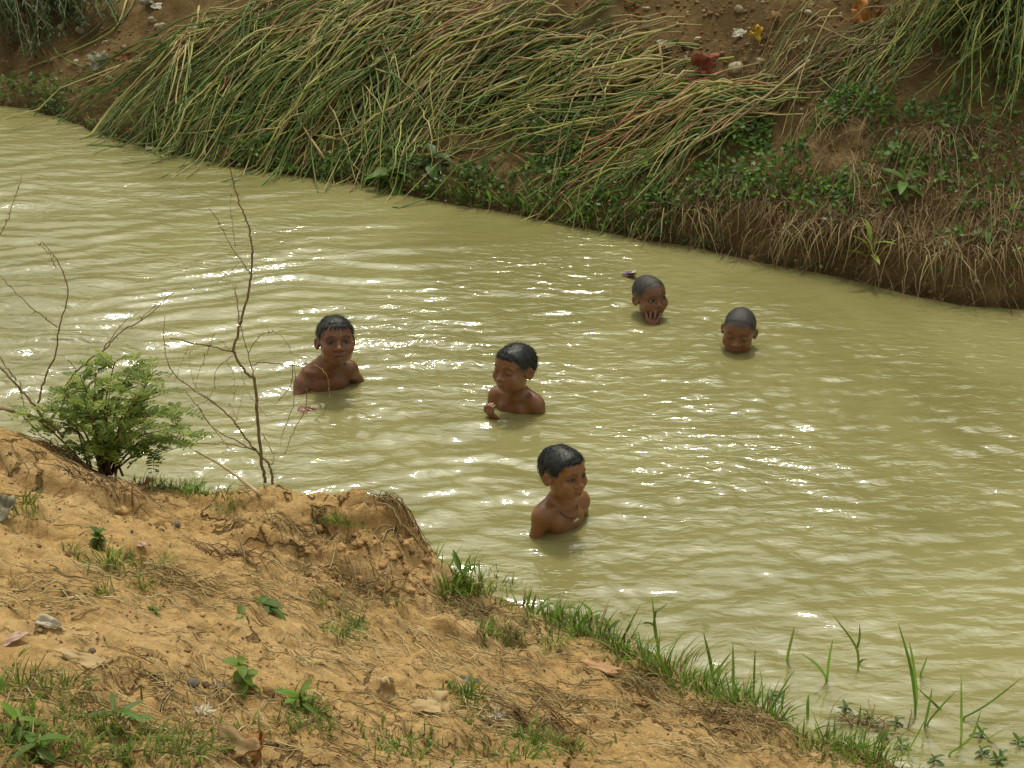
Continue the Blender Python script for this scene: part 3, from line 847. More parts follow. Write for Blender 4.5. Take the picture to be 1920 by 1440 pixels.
    if not spec.get('shaved'):                                        # short wet hairs lying over the crown and past the hairline
        crown = HR @ (np.array([0, 0.035, 0.092]) * s) + hc
        out = np.linalg.norm((hv - hc) @ HR / s / np.array([0.0685, 0.088, 0.075]) - np.array([0, .136, .28]), axis=1) > 1.02
        pool = hv[out]
        for p in pool[rs.integers(0, len(pool), 1300)]:
            nrm = (p - hc) / np.linalg.norm(p - hc)
            t = p - crown; t = t - nrm * (t @ nrm); ln = np.linalg.norm(t)
            t = t / ln if ln > 1e-4 else np.array([1.0, 0, 0])
            t = t + rs.normal(0, .25, 3); L = rs.uniform(.008, .016)
            B.tube(np.array([p, p + t * L * .5 + nrm * .0006, p + t * L + nrm * rs.uniform(-.001, .0012)]) - nb, [.0007, .0006, .0002], 3, cap=False)
    link('hair', B.mesh('hair', [STUBBLE if spec.get('shaved') else HAIR]), body)
    # ---- eyes and teeth
    if not spec.get('closed'):
        gaze = np.array(Euler((R(spec.get('gaze', (0, 0))[1]), 0, R(spec.get('gaze', (0, 0))[0]))).to_matrix())
        for sx in (-1, 1):
            c = HR @ (np.array((sx * 0.031, -0.0655, -0.0005)) * s) + hc - nb
            iv, if_ = ICO[3]
            E_ = MB(); E_.add(c + iv * 0.0118 * s * np.array((1.02, 1, 0.9)), if_)
            eye = link('eye', E_.mesh('eye', [EYE_WHITE]), body)
            d = HR @ gaze @ np.array((0, -1.0, 0))
            I_ = MB(); u = np.cross(d, [0, 0, 1.0]); u /= np.linalg.norm(u); w = np.cross(u, d)
            ring = [c + d * 0.0126 * s]
            for rr, hh in ((0.0040, 0.0122), (0.0074, 0.0106)):
                ring += [c + d * hh * s + (u * math.cos(t) + w * math.sin(t)) * rr * s for t in np.linspace(0, 2 * math.pi, 14, endpoint=False)]
            fs = [[0, 1 + k, 1 + (k + 1) % 14] for k in range(14)] + [[1 + k, 15 + k, 15 + (k + 1) % 14, 1 + (k + 1) % 14] for k in range(14)]
            I_.add(ring, fs)
            link('iris', I_.mesh('iris', [EYE_DARK]), eye)
    if spec.get('teeth'):
        for k in range(-2, 2):
            c = HR @ (np.array(((k + 0.5) * 0.0068, -0.0765 + 0.0009 * (k + 0.5)**2, -0.0572)) * s) + hc - nb
            B = MB(); B.lump(c, np.array((0.0032, 0.0022, 0.0036)) * s, 3, rough=0.05)
            link('tooth', B.mesh('tooth', [TOOTH]), body)
    return body, nb, T, H

def hand_rot(fingers, palm):
    """axes of a hand: +Z along the fingers, -Y out of the palm"""
    z = np.asarray(fingers, float); z /= np.linalg.norm(z)
    y = -np.asarray(palm, float); y -= z * (y @ z); y /= np.linalg.norm(y)
    return np.stack([np.cross(y, z), y, z], 1)

y1, y2, y3, y4, y5 = (P(*q)[1] for q in ((615, 728), (965, 772), (1055, 1000), (1222, 600), (1388, 657)))
CHILDREN = [
 dict(seed=1, water=(615, 728), head=(629, 638), neck=(609, 682), scale=0.82, hscale=1.01, yaw=16, pitch=-20, roll=3, tyaw=14, tpitch=8, troll=-7,
      mouth=0.0032, teeth=True, hair=0.0042, fringe=95, flen=0.030, tone=(0.185, 0.072, 0.032), gaze=(-3, 8),
      arms={-1: dict(lift=(-0.012, -0.018, -0.016), elbow=(-0.185, -0.10, -0.155), wrist=(-0.15, -0.26, -0.16)), 1: dict(elbow=(0.165, 0.03, -0.21))},
      hands=[dict(at_w=PY(556, 765, P(556, 765)[1]) + np.array([0, 0, -0.012]), rot=hand_rot((0.85, -0.5, 0.22), (0.1, 0.2, -1)), thumb=-1, curl=(8, 12, 10))],
      label='child up to the chest in the water, face to the camera, behind the bare branches'),
 dict(seed=2, water=(965, 772), head=(965, 690), dy=0.03, neck=(967, 731), scale=0.77, hscale=0.97, yaw=-42, pitch=-8, roll=-2, tyaw=-28, tpitch=4,
      closed=True, hair=0.0045, fringe=105, flen=0.024, tone=(0.225, 0.095, 0.034),
      arms={-1: dict(elbow=(-0.155, -0.03, -0.18), wrist=(-0.10, -0.13, -0.12))},
      hands=[dict(at_w=PY(926, 783, y2 - 0.060) + np.array([0, 0, 0.0]), rot=hand_rot((-0.5, -0.2, 0.75), (0.65, 0.65, 0.35)), thumb=1, curl=(48, 62, 40),
                  elbow_w=PY(942, 800, y2 - 0.03) + np.array([-0.0, 0, -0.08]))],
      label='child with closed eyes holding a fist before the chest'),
 dict(seed=3, water=(1055, 1000), dy=0.04, head=(1056, 886), neck=(1054, 931), scale=0.77, hscale=0.92, yaw=44, pitch=-6, roll=2, tyaw=40, tpitch=2,
      hair=0.0052, fringe=110, flen=0.015, jag=0.005, tufts=[(0.1, -0.1, 14, 0.011), (-0.35, 0.55, 5, 0.008)], tone=(0.265, 0.118, 0.044), gaze=(0, -4),
      label='child wearing a cord necklace, nearest to the sandy bank'),
 dict(seed=4, water=(1222, 600), dy=0.07, head=(1218, 555), neck=(1212, 604), scale=0.86, hscale=0.95, yaw=26, pitch=-9, roll=-3, tyaw=20, tpitch=8,
      shaved=True, hair=0.0022, soft=0.02, taper=0.03, tone=(0.200, 0.082, 0.034), gaze=(8, 0), mouth=0.0012,
      hands=[dict(at_w=PY(1222, 617, y4 - 0.045), rot=hand_rot((0.05, 0.10, 1.0), (0.1, 1.0, 0.1)), thumb=-1, curl=(10, 18, 20), fan=(8, -4, 4, 14), spread=2.6,
                  elbow_w=PY(1214, 640, y4 + 0.0) + np.array([-0.02, 0, -0.08]))],
      label='shaven-headed child with fingers at the mouth, submerged to the neck'),
 dict(seed=5, water=(1388, 657), dy=0.05, head=(1386, 620), neck=(1392, 664), scale=0.86, hscale=0.98, yaw=-14, pitch=3, roll=5, tyaw=-6, tpitch=10,
      shaved=True, closed=True, hair=0.0022, soft=0.02, taper=0.03, tone=(0.205, 0.082, 0.033),
      label='shaven-headed child with closed eyes, water up to the lips'),
]
BUILT = [make_child(c) for c in CHILDREN]

# the necklace of the nearest child: a cord round the neck and a little metal tube
_, nb3, T3, H3 = BUILT[2]
pts = []
for a in np.linspace(-math.pi, math.pi, 41):
    q = np.array([0.047 * math.sin(a), -0.004 - 0.050 * math.cos(a), 0.004 - 0.058 * (0.5 + 0.5 * math.cos(a))**2.2 + 0.0])
    if math.cos(a) > 0: q[1] = -0.004 - 0.050 * math.cos(a) - 0.012 * math.cos(a)**3
    pts.append(T3[0] @ q)
B = MB(); B.tube(pts[:-1] + [pts[0]], 0.0016, 5)
neck = tag(link('necklace', B.mesh('necklace', [CORD]), loc=Vector(nb3)), 'thin dark cord necklace with a metal pendant round the neck of a child', 'necklace')
c = T3[0] @ np.array([0, -0.073, -0.060])
u = T3[0] @ np.array([1.0, 0.1, 0.1])
B = MB(); B.tube([c - u * 0.0125, c - u * 0.012, c + u * 0.012, c + u * 0.0125], [0.003, 0.0042, 0.0042, 0.003], 8)
link('pendant', B.mesh('pendant', [PENDANT]), neck)
# ================================================================ heaps of long cut stems on the far bank
STEM_M = [mat('stem_green', (0.105, 0.150, 0.034), 0.55, 0.35, 0.35, 6, 0.35), mat('stem_yellow_green', (0.30, 0.285, 0.075), 0.55, 0.35, 0.35, 6, 0.35),
          mat('stem_olive_tan', (0.36, 0.285, 0.13), 0.65, 0.3, 0.35, 6, 0.3), mat('stem_reddish', (0.31, 0.15, 0.075), 0.65, 0.3, 0.3, 6, 0.25),
          mat('stem_dry_grey_brown', (0.25, 0.19, 0.11), 0.75, 0.2, 0.35, 6, 0.3)]
HEAPS = [  # butt ends at, tips at, how many, width of the heap there, heap height, colours (green, yellow, tan, red, grey), how many singly, label, thickness
 ((700, 25), (270, 225), 105, .10, .30, .20, (5, 5, 3, .2, 0), 40, 'long cut stem in the heap that reaches furthest along the far bank', 1.0),
 ((500, 62), (330, 285), 90, .05, .26, .20, (5, 4, 3, 0, 0), 34, 'cut stem in the sheaf that trails into the water on the far bank', 1.0),
 ((640, 90), (420, 290), 90, .10, .24, .24, (6, 4, 2, 0, 0), 24, 'cut stem beside the sheaf that trails into the water', 1.0),
 ((850, 40), (520, 285), 112, .14, .30, .26, (4, 6, 5, .8, 0), 40, 'cut stem in the middle of the big far bank heap', 1.1),
 ((1010, 35), (650, 300), 112, .16, .30, .26, (4, 5, 6, 1, 0), 36, 'cut stem in the tallest part of the far bank heap', 1.1),
 ((780, 150), (730, 325), 60, .14, .20, .22, (4, 4, 2, .6, 0), 16, 'cut stem hanging straight down towards the broad-leaved plants by the water', .8),
 ((1190, 75), (800, 190), 95, .12, .24, .22, (6, 3, 5, .3, 0), 30, 'cut stem lying almost level along the upper edge of the heap', 1.1),
 ((1225, 115), (860, 255), 100, .10, .24, .20, (6, 3, 3, .3, 0), 30, 'cut stem lying level in the heap below the bare clay', 1.0),
 ((1390, 205), (1090, 320), 130, .09, .26, .16, (2, 4, 6, 3, 0), 36, 'cut stem in the small heap below the red rag', 1.0),
 ((1420, 190), (1060, 345), 30, .10, .30, .12, (3, 3, 4, 3, 0), 0, '', .8),
 ((1690, 55), (1400, 185), 80, .09, .12, .12, (0, 1, 4, 0, 6), 12, 'thin dry stick in the bundle beside the overhanging green shrub', .62),
]
def stem_path(S, E, o0, o1, layer, H, rs):
    n = 13
    u = np.linspace(0, 1, n)
    d = (E - S)[:2]; L = np.linalg.norm(d); d = d / L; p = np.array([-d[1], d[0]])
    amp = L * 0.020
    lat = o0 + (o1 - o0) * u**1.4 + amp * (rs.normal() * np.sin(u * math.pi) + 0.7 * rs.normal() * np.sin(2.3 * u * math.pi + rs.uniform(0, 6)) * u + 0.35 * rs.normal() * np.sin(6 * u + rs.uniform(0, 6)) * u)
    lat = lat + 0.007 * rs.normal(size=n) * (0.3 + u)
    curl = rs.normal(0, 0.16) * np.maximum(u - 0.72, 0)**1.5 * 6
    k = rs.uniform(-0.12, 0.10)
    s0 = rs.uniform(-.1, .22); s1 = 1 + rs.normal(-.04, 0.13)
    us = s0 + (s1 - s0) * u
    xy = S[:2] + d * (us * L)[:, None] + p * (lat + curl * L)[:, None]
    z = z_far(xy[:, 0], xy[:, 1])
    z = np.maximum(z, -0.04)
    prof = (0.45 + 0.55 * np.sin(np.clip(u * 1.15 + 0.1, 0, 1) * math.pi)) * (1 - 0.75 * sstep(0.65, 1.0, u))
    z = z + 0.010 + layer * H * prof * rs.uniform(.75, 1.1) + 0.006 * rs.normal(size=n) + 0.02 * rs.normal() * np.sin(u * math.pi * 2)
    if rs.random() < 0.22: z = z + 0.09 * rs.random() * sstep(0.6, 1, u)
    return np.c_[xy, z]
PILE = MB()
for hi, (s_px, e_px, n, w0, w1, H, cols, singles, label, thick) in enumerate(HEAPS):
    rs = np.random.default_rng(300 + hi)
    subs = []
    for _ in range(9):                                              # each heap is made of armfuls thrown down one on another
        a = (s_px[0] + rs.normal(0, 65), max(s_px[1] + rs.normal(0, 28), -10)); b = (e_px[0] + rs.normal(0, 95), e_px[1] + rs.normal(0, 30))
        subs.append((far_at(*a), far_at(*b), rs.uniform(0.15, 0.85)))
    pr = np.array(cols, float); pr /= pr.sum()
    for k in range(n):
        single = k < singles
        S, E, lay = subs[rs.integers(9)]
        layer = (0.55 + 0.45 * lay + rs.normal(0, .06)) if single else np.clip(lay + rs.normal(0, .18), 0, 1.0)
        g = rs.normal()
        pts = stem_path(S, E, g * w0 * .8, (0.35 * g + 0.35 * rs.normal()) * w1 + (rs.normal() * .30 if rs.random() < .13 else 0), layer, H, rs)
        r0 = rs.uniform(0.0030, 0.0070) * thick
        rad = r0 * (1 - 0.5 * np.linspace(0, 1, len(pts))**1.3)
        ci = rs.choice(5, p=pr) if single or rs.random() < .55 else 0
        B = MB() if single else PILE
        if single:
            o = pts[0].copy(); cut = int(rs.integers(3, 8)); two = ci < 2 and rs.random() < .7
            if two: B.tube(pts[:cut + 1] - o, rad[:cut + 1], 5, 1); B.tube(pts[cut:] - o, rad[cut:], 5, 0)
            else: B.tube(pts - o, rad, 5)
            lab = ('green', 'yellow-green', 'tan', 'reddish', 'grey-brown')[ci] + ' ' + label
            tag(link('cut_stem' if hi < 10 else 'dry_stick', B.mesh('cut_stem', [STEM_M[ci], STEM_M[int(rs.choice((1, 2, 2, 2)))]] if two else [STEM_M[ci]]), loc=Vector(o)), lab, 'stem' if hi < 10 else 'stick', lab.replace(' stem ', ' stems ').replace(' stick ', ' sticks '))
        else:
            cut = int(rs.integers(3, 8)); bt = int(rs.choice((1, 2, 2, 3, 4))) if rs.random() < .5 else ci
            B.tube(pts[:cut + 1], rad[:cut + 1], 5, bt, cap=False); B.tube(pts[cut:], rad[cut:], 5, ci, cap=False)
        if rs.random() < 0.5 and hi != 10:                       # side shoots near the tip
            j = rs.integers(7, 11); b0 = pts[j]
            dd = pts[j + 1] - pts[j]; dd = dd / np.linalg.norm(dd) + rs.normal(0, 0.5, 3) * [1, 1, 0.4]
            q = b0 + dd * np.linspace(0, rs.uniform(0.05, 0.16), 5)[:, None]; q[:, 2] = np.maximum(q[:, 2], z_far(q[:, 0], q[:, 1]) + 0.012)
            PILE.tube(q, 0.003 * thick, 4, ci, cap=False)
o = link('cut_stem_pile', PILE.mesh('cut_stem_pile', STEM_M))
tag(o, 'mass of green and tan cut stems heaped over the far bank', 'stems', kind='stuff')

def px_curve(pxs, fn=None, lift=0.0, z=None, y=None, n=None):
    """a smooth line through points surveyed in the photograph"""
    if fn is not None: q = np.array([fn(*p) + [0, 0, lift] for p in pxs])
    elif y is not None:
        ys = np.linspace(y[0], y[1], len(pxs)) if isinstance(y, tuple) else [y] * len(pxs)
        q = np.array([PY(*p, yy) for p, yy in zip(pxs, ys)])
    else: q = np.array([P(*p, z) for p in pxs])
    return smooth_line(q, n)
def smooth_line(q, n=None):
    n = n or 5 * (len(q) - 1) + 1
    if len(q) == 2: return q[0] + (q[1] - q[0]) * np.linspace(0, 1, n)[:, None]
    t = np.linspace(0, len(q) - 1, n); i = np.minimum(t.astype(int), len(q) - 2); f = (t - i)[:, None]
    qq = np.vstack([2 * q[0] - q[1], q, 2 * q[-1] - q[-2]])
    a, b, c, d = qq[i], qq[i + 1], qq[i + 2], qq[i + 3]
    return 0.5 * (2 * b + (c - a) * f + (2 * a - 5 * b + 4 * c - d) * f**2 + (3 * b - a - 3 * c + d) * f**3)

# single stems that stand out from the heaps
LONE = [(((1515, 150), (1380, 260), (1280, 320), (1170, 430)), 2, .007, 'long reddish tan stem slanting from the small heap down to the water'),
        (((1020, 215), (990, 235), (1035, 270)), 2, .008, 'short pale broken stick lying across the green stems'),
        (((1235, 115), (1240, 170), (1225, 200), (1265, 240)), 4, .006, 'pale curved twig standing out above the small heap'),
        (((240, 0), (215, 60), (140, 100), (55, 132)), 1, .007, 'yellow-green stem trailing alone down the bare clay at the top left corner'),
        (((225, 0), (185, 55), (110, 105)), 0, .006, 'thin green stem trailing beside a yellow-green one at the top left corner'),
        (((255, 0), (232, 40), (180, 75), (160, 90)), 0, .005, 'short green stem nearest the pale stones at the top left corner'),
        (((690, 100), (680, 135), (705, 175)), 4, .007, 'dark crooked twig sticking up from the big heap'),
        (((610, 330), (560, 250), (545, 175)), 2, .006, 'pale stem lying crosswise over the lower edge of the big heap'),
        (((1260, 240), (1330, 255), (1335, 300)), 3, .006, 'bent reddish stem end at the right of the small heap')]
for pxs, ci, r, label in LONE:
    c = px_curve(pxs, far_at, 0.10 if pxs[0][0] > 400 else 0.02)
    B = MB(); B.tube(c - c[0], r * np.linspace(1.1, 0.6, len(c)), 6)
    tag(link('cut_stem', B.mesh('cut_stem', [STEM_M[ci]]), loc=Vector(c[0])), label, 'stem')
# ================================================================ plants
LEAF_M = [mat('leaf_dark_green', (0.055, 0.105, 0.018), 0.5, 0.4, 0.35, 9, 0.25, trans=0.25), mat('leaf_mid_green', (0.120, 0.205, 0.030), 0.5, 0.4, 0.3, 9, 0.25, trans=0.5),
          mat('leaf_bright_green', (0.200, 0.310, 0.042), 0.5, 0.4, 0.3, 9, 0.25, trans=0.55), mat('leaf_yellow_green', (0.28, 0.36, 0.05), 0.5, 0.35, 0.25, 9, 0.2, trans=0.35)]
DRY_M = [mat('dry_grass_tan', (0.30, 0.215, 0.105), 0.8, 0.15, 0.35, 5, 0.2), mat('dry_grass_brown', (0.175, 0.11, 0.048), 0.85, 0.15, 0.35, 5, 0.2), mat('dry_grass_pale', (0.40, 0.31, 0.17), 0.8, 0.15, 0.3, 5, 0.2)]
BARK = mat('grey_brown_bark', (0.235, 0.175, 0.10), 0.8, 0.2, 0.4, 40, 0.1, bump=0.5, bscale=120)
PALE_WOOD = mat('bleached_twig', (0.42, 0.33, 0.19), 0.8, 0.2, 0.3, 30)
STALK = mat('reddish_brown_stalk', (0.13, 0.065, 0.028), 0.6, 0.3, 0.3, 30)

# ---- bare branches standing in front of the water
YB = P(505, 905)[1]
def zx(pts): return [(300 + a * .4444, 280 + b * .4444) for a, b in pts]
def wood(lines, y, name, label, cat='branch', m=BARK, thorns=True, seed=0, depth=0.25, thin=0.52):
    rs = np.random.default_rng(seed)
    trunk = None
    root = None
    for k, (pts, r0, r1) in enumerate(lines):
        dy = 0 if k < 2 else rs.uniform(-depth, depth)
        q = np.array([PY(*p, y + dy * (i / max(1, len(pts) - 1))) for i, p in enumerate(pts)])
        if k >= 2: q[0] = PY(*pts[0], y)
        c = smooth_line(q, 6 * (len(q) - 1) + 1)
        c = c + rs.normal(0, 0.0018, c.shape)
        B = MB(); org = c[0].copy() if root is None else root_o
        B.tube(c - org, np.linspace(r0, r1, len(c)) * thin, 6)
        if thorns:
            for j in range(2, len(c) - 1, 2):
                if rs.random() < 0.6:
                    d = rs.normal(size=3); d /= np.linalg.norm(d)
                    B.tube([c[j] - org, c[j] - org + d * rs.uniform(.008, .016)], [0.0018, 0.0004], 4)
        if root is None:
            root_o = org
            root = link(name, None, loc=Vector(org)); tag(root, label, cat)
            link('stem', B.mesh('stem', [m]), root)
        else:
            link('stem' if k < 2 else 'twig', B.mesh('twig', [m]), root)
    return root
wood([(zx([(445, 1405), (428, 1310), (415, 1150), (400, 980), (372, 950), (315, 860), (325, 780), (350, 690), (380, 560), (390, 430), (375, 330), (340, 240), (315, 170), (295, 80), (285, 30)]), .0125, .0035),
      (zx([(476, 1435), (462, 1335), (400, 1270), (320, 1160), (240, 1080), (100, 985), (30, 890), (18, 700)]), .010, .0018),
      (zx([(312, 857), (200, 830), (45, 798)]), .007, .004), (zx([(385, 912), (450, 897), (560, 915), (640, 905), (700, 950), (715, 1040), (690, 1110), (645, 1145)]), .0042, .0016),
      (zx([(560, 915), (550, 1000), (480, 1085)]), .003, .0016), (zx([(572, 915), (560, 1080), (520, 1190), (508, 1245)]), .003, .0014), (zx([(600, 912), (618, 1070), (570, 1180), (523, 1290)]), .003, .002),
      (zx([(370, 862), (420, 790), (480, 772), (530, 810), (558, 865)]), .0028, .0014), (zx([(345, 940), (370, 1020), (450, 1128)]), .003, .0018), (zx([(305, 872), (240, 930), (215, 1040), (100, 1110)]), .003, .0016),
      (zx([(280, 890), (315, 970), (312, 1060)]), .003, .0018), (zx([(462, 1335), (480, 1310), (470, 1270), (430, 1190)]), .005, .003), (zx([(395, 1268), (300, 1245), (230, 1240), (90, 1255), (0, 1285)]), .005, .0022),
      (zx([(400, 1270), (230, 1180), (160, 1090), (100, 1010)]), .005, .002), (zx([(160, 1090), (220, 1170), (290, 1258)]), .004, .002), (zx([(378, 525), (350, 480), (300, 410), (250, 310), (205, 248)]), .0034, .0018),
      (zx([(335, 475), (260, 545), (190, 605)]), .0026, .0014), (zx([(320, 410), (300, 280), (297, 205), (312, 197)]), .0026, .0016), (zx([(332, 745), (325, 640), (295, 550)]), .0036, .002),
      (zx([(400, 965), (390, 920), (350, 790), (330, 680), (315, 560)]), .0036, .002), (zx([(240, 1080), (150, 1000), (125, 900), (130, 830)]), .0024, .0012), (zx([(215, 830), (180, 900), (145, 1005)]), .0022, .0012),
      (zx([(300, 845), (240, 800), (200, 830), (235, 770)]), .0024, .0012), (zx([(120, 830), (90, 900), (60, 985)]), .0022, .001), (zx([(330, 1140), (300, 1090), (290, 1075)]), .003, .002), (zx([(320, 1150), (345, 1060), (355, 1000)]), .0024, .0012)],
     YB, 'bare_branch', 'tall thin bare branch standing in the water left of the children', seed=5)
wood([(((82, 789), (60, 752), (34, 725), (0, 688)), .009, .006), (((72, 755), (81, 716), (104, 664), (112, 612), (128, 545), (110, 492), (80, 455)), .0065, .0022), (((30, 712), (12, 688), (-10, 655)), .005, .003),
      (((107, 614), (48, 567), (0, 516)), .0035, .0024), (((38, 715), (40, 735), (45, 768)), .003, .002), (((0, 440), (20, 400), (43, 322)), .003, .0015), (((104, 500), (92, 475), (66, 452)), .0022, .0012)],
     near_at(60, 800)[1] + 0.02, 'bare_branch', 'forked bare branch leaning out at the left edge above the sandy bank', seed=7, depth=0.1)
wood([(((115, 780), (125, 722), (159, 682), (195, 655), (229, 621), (266, 600), (326, 548)), .006, .002), (((195, 655), (225, 612), (262, 585)), .003, .0015), (((229, 621), (280, 585), (300, 560)), .0022, .0012), (((146, 700), (138, 685), (128, 672)), .0022, .0012)],
     near_at(120, 830)[1] + 0.10, 'bare_branch', 'slanting bare branch rising out of the leafy green shrub', seed=8, depth=0.1)
wood([(((-40, 762), (0, 766), (46, 776), (90, 792), (120, 820)), .013, .009), (((40, 776), (60, 800), (75, 815)), .004, .003)], near_at(60, 815)[1] + 0.03, 'dead_branch', 'thick grey branch lying along the edge of the sandy bank under the shrub', thorns=False, seed=9, depth=0.05)
q = smooth_line(np.array([near_at(490, 935) + [0, 0, .012], PY(420, 875, near_at(460, 935)[1] + .15), PY(366, 845, near_at(460, 935)[1] + .22)]), 12)
B = MB(); B.tube(q - q[0], np.linspace(.006, .003, 12), 6)
tag(link('bleached_stick', B.mesh('bleached_stick', [PALE_WOOD]), loc=Vector(q[0])), 'pale bleached stick slanting from the sandy edge over the water', 'stick')

# ---- the feathery shrub on the near bank
def pinnate(B, p0, d, L, rs, m, n=9, leaf=0.019):
    d = d / np.linalg.norm(d)
    side = np.cross(d, [0, 0, 1.0]); side /= np.linalg.norm(side) + 1e-9
    u = np.linspace(0, 1, 6)
    ax = p0 + d * (u * L)[:, None] + np.array([0, 0, -1.0]) * (u**2 * L * 0.30)[:, None]
    B.tube(ax, np.linspace(.0014, .0006, 6), 3, 0, cap=False)
    for k in range(n):
        t = 0.15 + 0.85 * k / (n - 1)
        c = p0 + d * t * L + np.array([0, 0, -t * t * L * 0.30])
        for sgn in (-1, 1):
            l = leaf * rs.uniform(0.8, 1.15) * (1 - 0.3 * abs(t - 0.5))
            dd = side * sgn * 0.9 + d * 0.45 + np.array([0, 0, rs.normal(0.05, 0.18)]); dd /= np.linalg.norm(dd)
            e = np.cross(dd, [0, 0, 1.0]); e = e / (np.linalg.norm(e) + 1e-9) * l * 0.22
            z = np.array([0, 0, l * 0.06])
            B.add([c, c + dd * l * 0.4 + e + z, c + dd * l * 0.8 + e * 0.85 + z, c + dd * l, c + dd * l * 0.8 - e * 0.85 + z, c + dd * l * 0.4 - e + z], [[0, 1, 2, 3], [0, 3, 4, 5]], m)
rs = np.random.default_rng(21)
base = near_at(195, 872)
shrub = link('leafy_shrub', None, loc=Vector(base)); tag(shrub, 'leafy green shrub with feathery leaves on the edge of the sandy bank', 'shrub')
BF, BS = MB(), MB()
TARGETS = [(120, 735, -.1), (95, 765, -.05), (110, 800, .0), (150, 705, .0), (180, 690, .05), (215, 680, .0), (250, 690, .05), (285, 705, .0), (300, 740, .1), (255, 740, -.12), (205, 740, -.15), (160, 760, -.15), (300, 775, .0),
           (330, 800, .0), (355, 815, .05), (320, 830, .05), (270, 800, -.1), (230, 810, -.15), (180, 820, -.15), (150, 840, -.1), (210, 845, -.12), (260, 835, -.05), (135, 770, -.05), (200, 770, .1), (240, 770, .15), (180, 730, .15), (330, 770, .1),
           (290, 850, .0), (235, 715, .1), (170, 790, .1), (225, 850, -.06), (180, 848, -.08), (275, 770, .1), (60, 778, -.02), (140, 740, .08)]
for k, (px, py, dy) in enumerate(TARGETS):
    tip = PY(px, py, base[1] + dy + rs.normal(0, .03))
    s0 = base + np.array([rs.normal(0, .02), rs.normal(0, .02), -0.01])
    mid = (s0 + tip) / 2 + np.array([rs.normal(0, .02), rs.normal(0, .02), 0.05 + rs.normal(0, .015)])
    c = smooth_line(np.array([s0, mid, tip]), 13)
    BS.tube(c - base, np.linspace(.0042, .0013, 13), 5)
    for j in range(6, 13):
        for _ in range(1 if j < 11 else 2):
            a = rs.uniform(0, 6.28)
            d = (c[j] - c[j - 1]) / np.linalg.norm(c[j] - c[j - 1]) * 0.7 + np.array([math.cos(a), math.sin(a), rs.uniform(-.1, .45)])
            pinnate(BF, c[j] - base, d, rs.uniform(.045, .085), rs, 1 if rs.random() < 0.35 else 0, n=7, leaf=rs.uniform(.017, .025))
link('stems', BS.mesh('stems', [STALK]), shrub)
link('foliage', BF.mesh('foliage', [LEAF_M[2], LEAF_M[3]], smooth=False), shrub)

# ---- grass tufts: a few kinds of mesh, each tuft an object of its own
def tuft_mesh(seed, n, h, spread, mats, w=0.005, droop=0.5, dry=0.15):
    rs = np.random.default_rng(seed); B = MB()
    for _ in range(n):
        a = rs.uniform(0, 6.28); r = rs.uniform(0, spread) * .5
        L = h * rs.uniform(.45, 1.1); t = rs.uniform(.1, 1) * droop
        u = np.linspace(0, 1, 5)
        o = np.array([math.cos(a), math.sin(a), 0])
        pts = np.array([math.cos(a + 1) * r, math.sin(a + 1) * r, -0.012]) + o * (u**1.5 * L * t)[:, None] + np.array([0, 0, 1.0]) * ((u - .42 * t * u**2) * L)[:, None]
        B.blade(pts, np.array([.6, 1, .85, .55, .08]) * w * rs.uniform(.7, 1.3), m=2 if rs.random() < dry else int(rs.random() < .5))
    return B.mesh('grass_tuft', mats)
G2 = [LEAF_M[1], LEAF_M[2], DRY_M[0]]
TUFTS = [tuft_mesh(k, n, h, s, G2, w, d) for k, (n, h, s, w, d) in enumerate(((36, .070, .09, .0040, 1.0), (28, .10, .09, .0050, .9), (44, .05, .10, .0034, 1.15), (18, .13, .08, .0060, .8), (42, .08, .12, .0040, 1.1), (70, .095, .20, .0046, 1.05)))]
def tuft(px, py, kind, sc, label, group, fn=near_at, z=0.0):
    q = fn(px, py)
    o = link('grass_tuft', TUFTS[kind], loc=(q[0], q[1], q[2] + z), rz=random.uniform(0, 6.28))
    o.rotation_euler.x, o.rotation_euler.y = random.uniform(-.4, .4), random.uniform(-.4, .4)
    o.scale = (sc, sc, sc * random.uniform(.7, 1.2))
    return tag(o, label, 'grass', group)
LANDMARKS = [(465, 1270, 'upright oval-leaved weed'), (492, 1130, 'rosette weed in mid sand'), (183, 1020, 'bushy little sprig'), (662, 1168, 'grey-green rosette by the bluff'), (568, 1325, 'narrow-leaved weed'), (215, 1345, 'pale forked weed'), (65, 1425, 'weed in the bottom left corner'),
             (448, 1412, 'big curled brown leaf'), (795, 1335, 'torn pale cardboard'), (930, 1345, 'white feather down in the grass'), (1128, 1258, 'orange and white shard'), (1195, 1300, 'small hole in the bank'), (35, 1375, 'left edge weed'), (92, 1178, 'crumpled paper at the left'), (878, 1300, 'low dark weed'),
             (0, 965, 'curled leaf under the left bluff'), (1520, 1390, 'bank edge near the reeds'), (360, 1285, 'round dark pebble'), (690, 1110, 'root tangle at the foot of the bluff'), (1062, 1392, 'reddish clod'), (722, 1308, 'upright pale leaf')]
def by_landmark(what, spots):
    """each spot with a label that ranks it by how near it is to the closest thing one can find"""
    rows, rank = [], {}
    for px, py in spots:
        d, name = min((math.hypot(px - a, 1.6 * (py - b)), nm) for a, b, nm in LANDMARKS); rows.append((d, px, py, name))
    out = []
    for d, px, py, name in sorted(rows):
        rank[name] = rank.get(name, 0) + 1
        out.append((px, py, '%s, %s the %s' % (what, 'nearest to' if rank[name] == 1 else ORD[rank[name] - 1] + ' nearest to', name)))
    return out
ORD = 'first second third fourth fifth sixth seventh eighth ninth tenth 11th 12th 13th'.split()
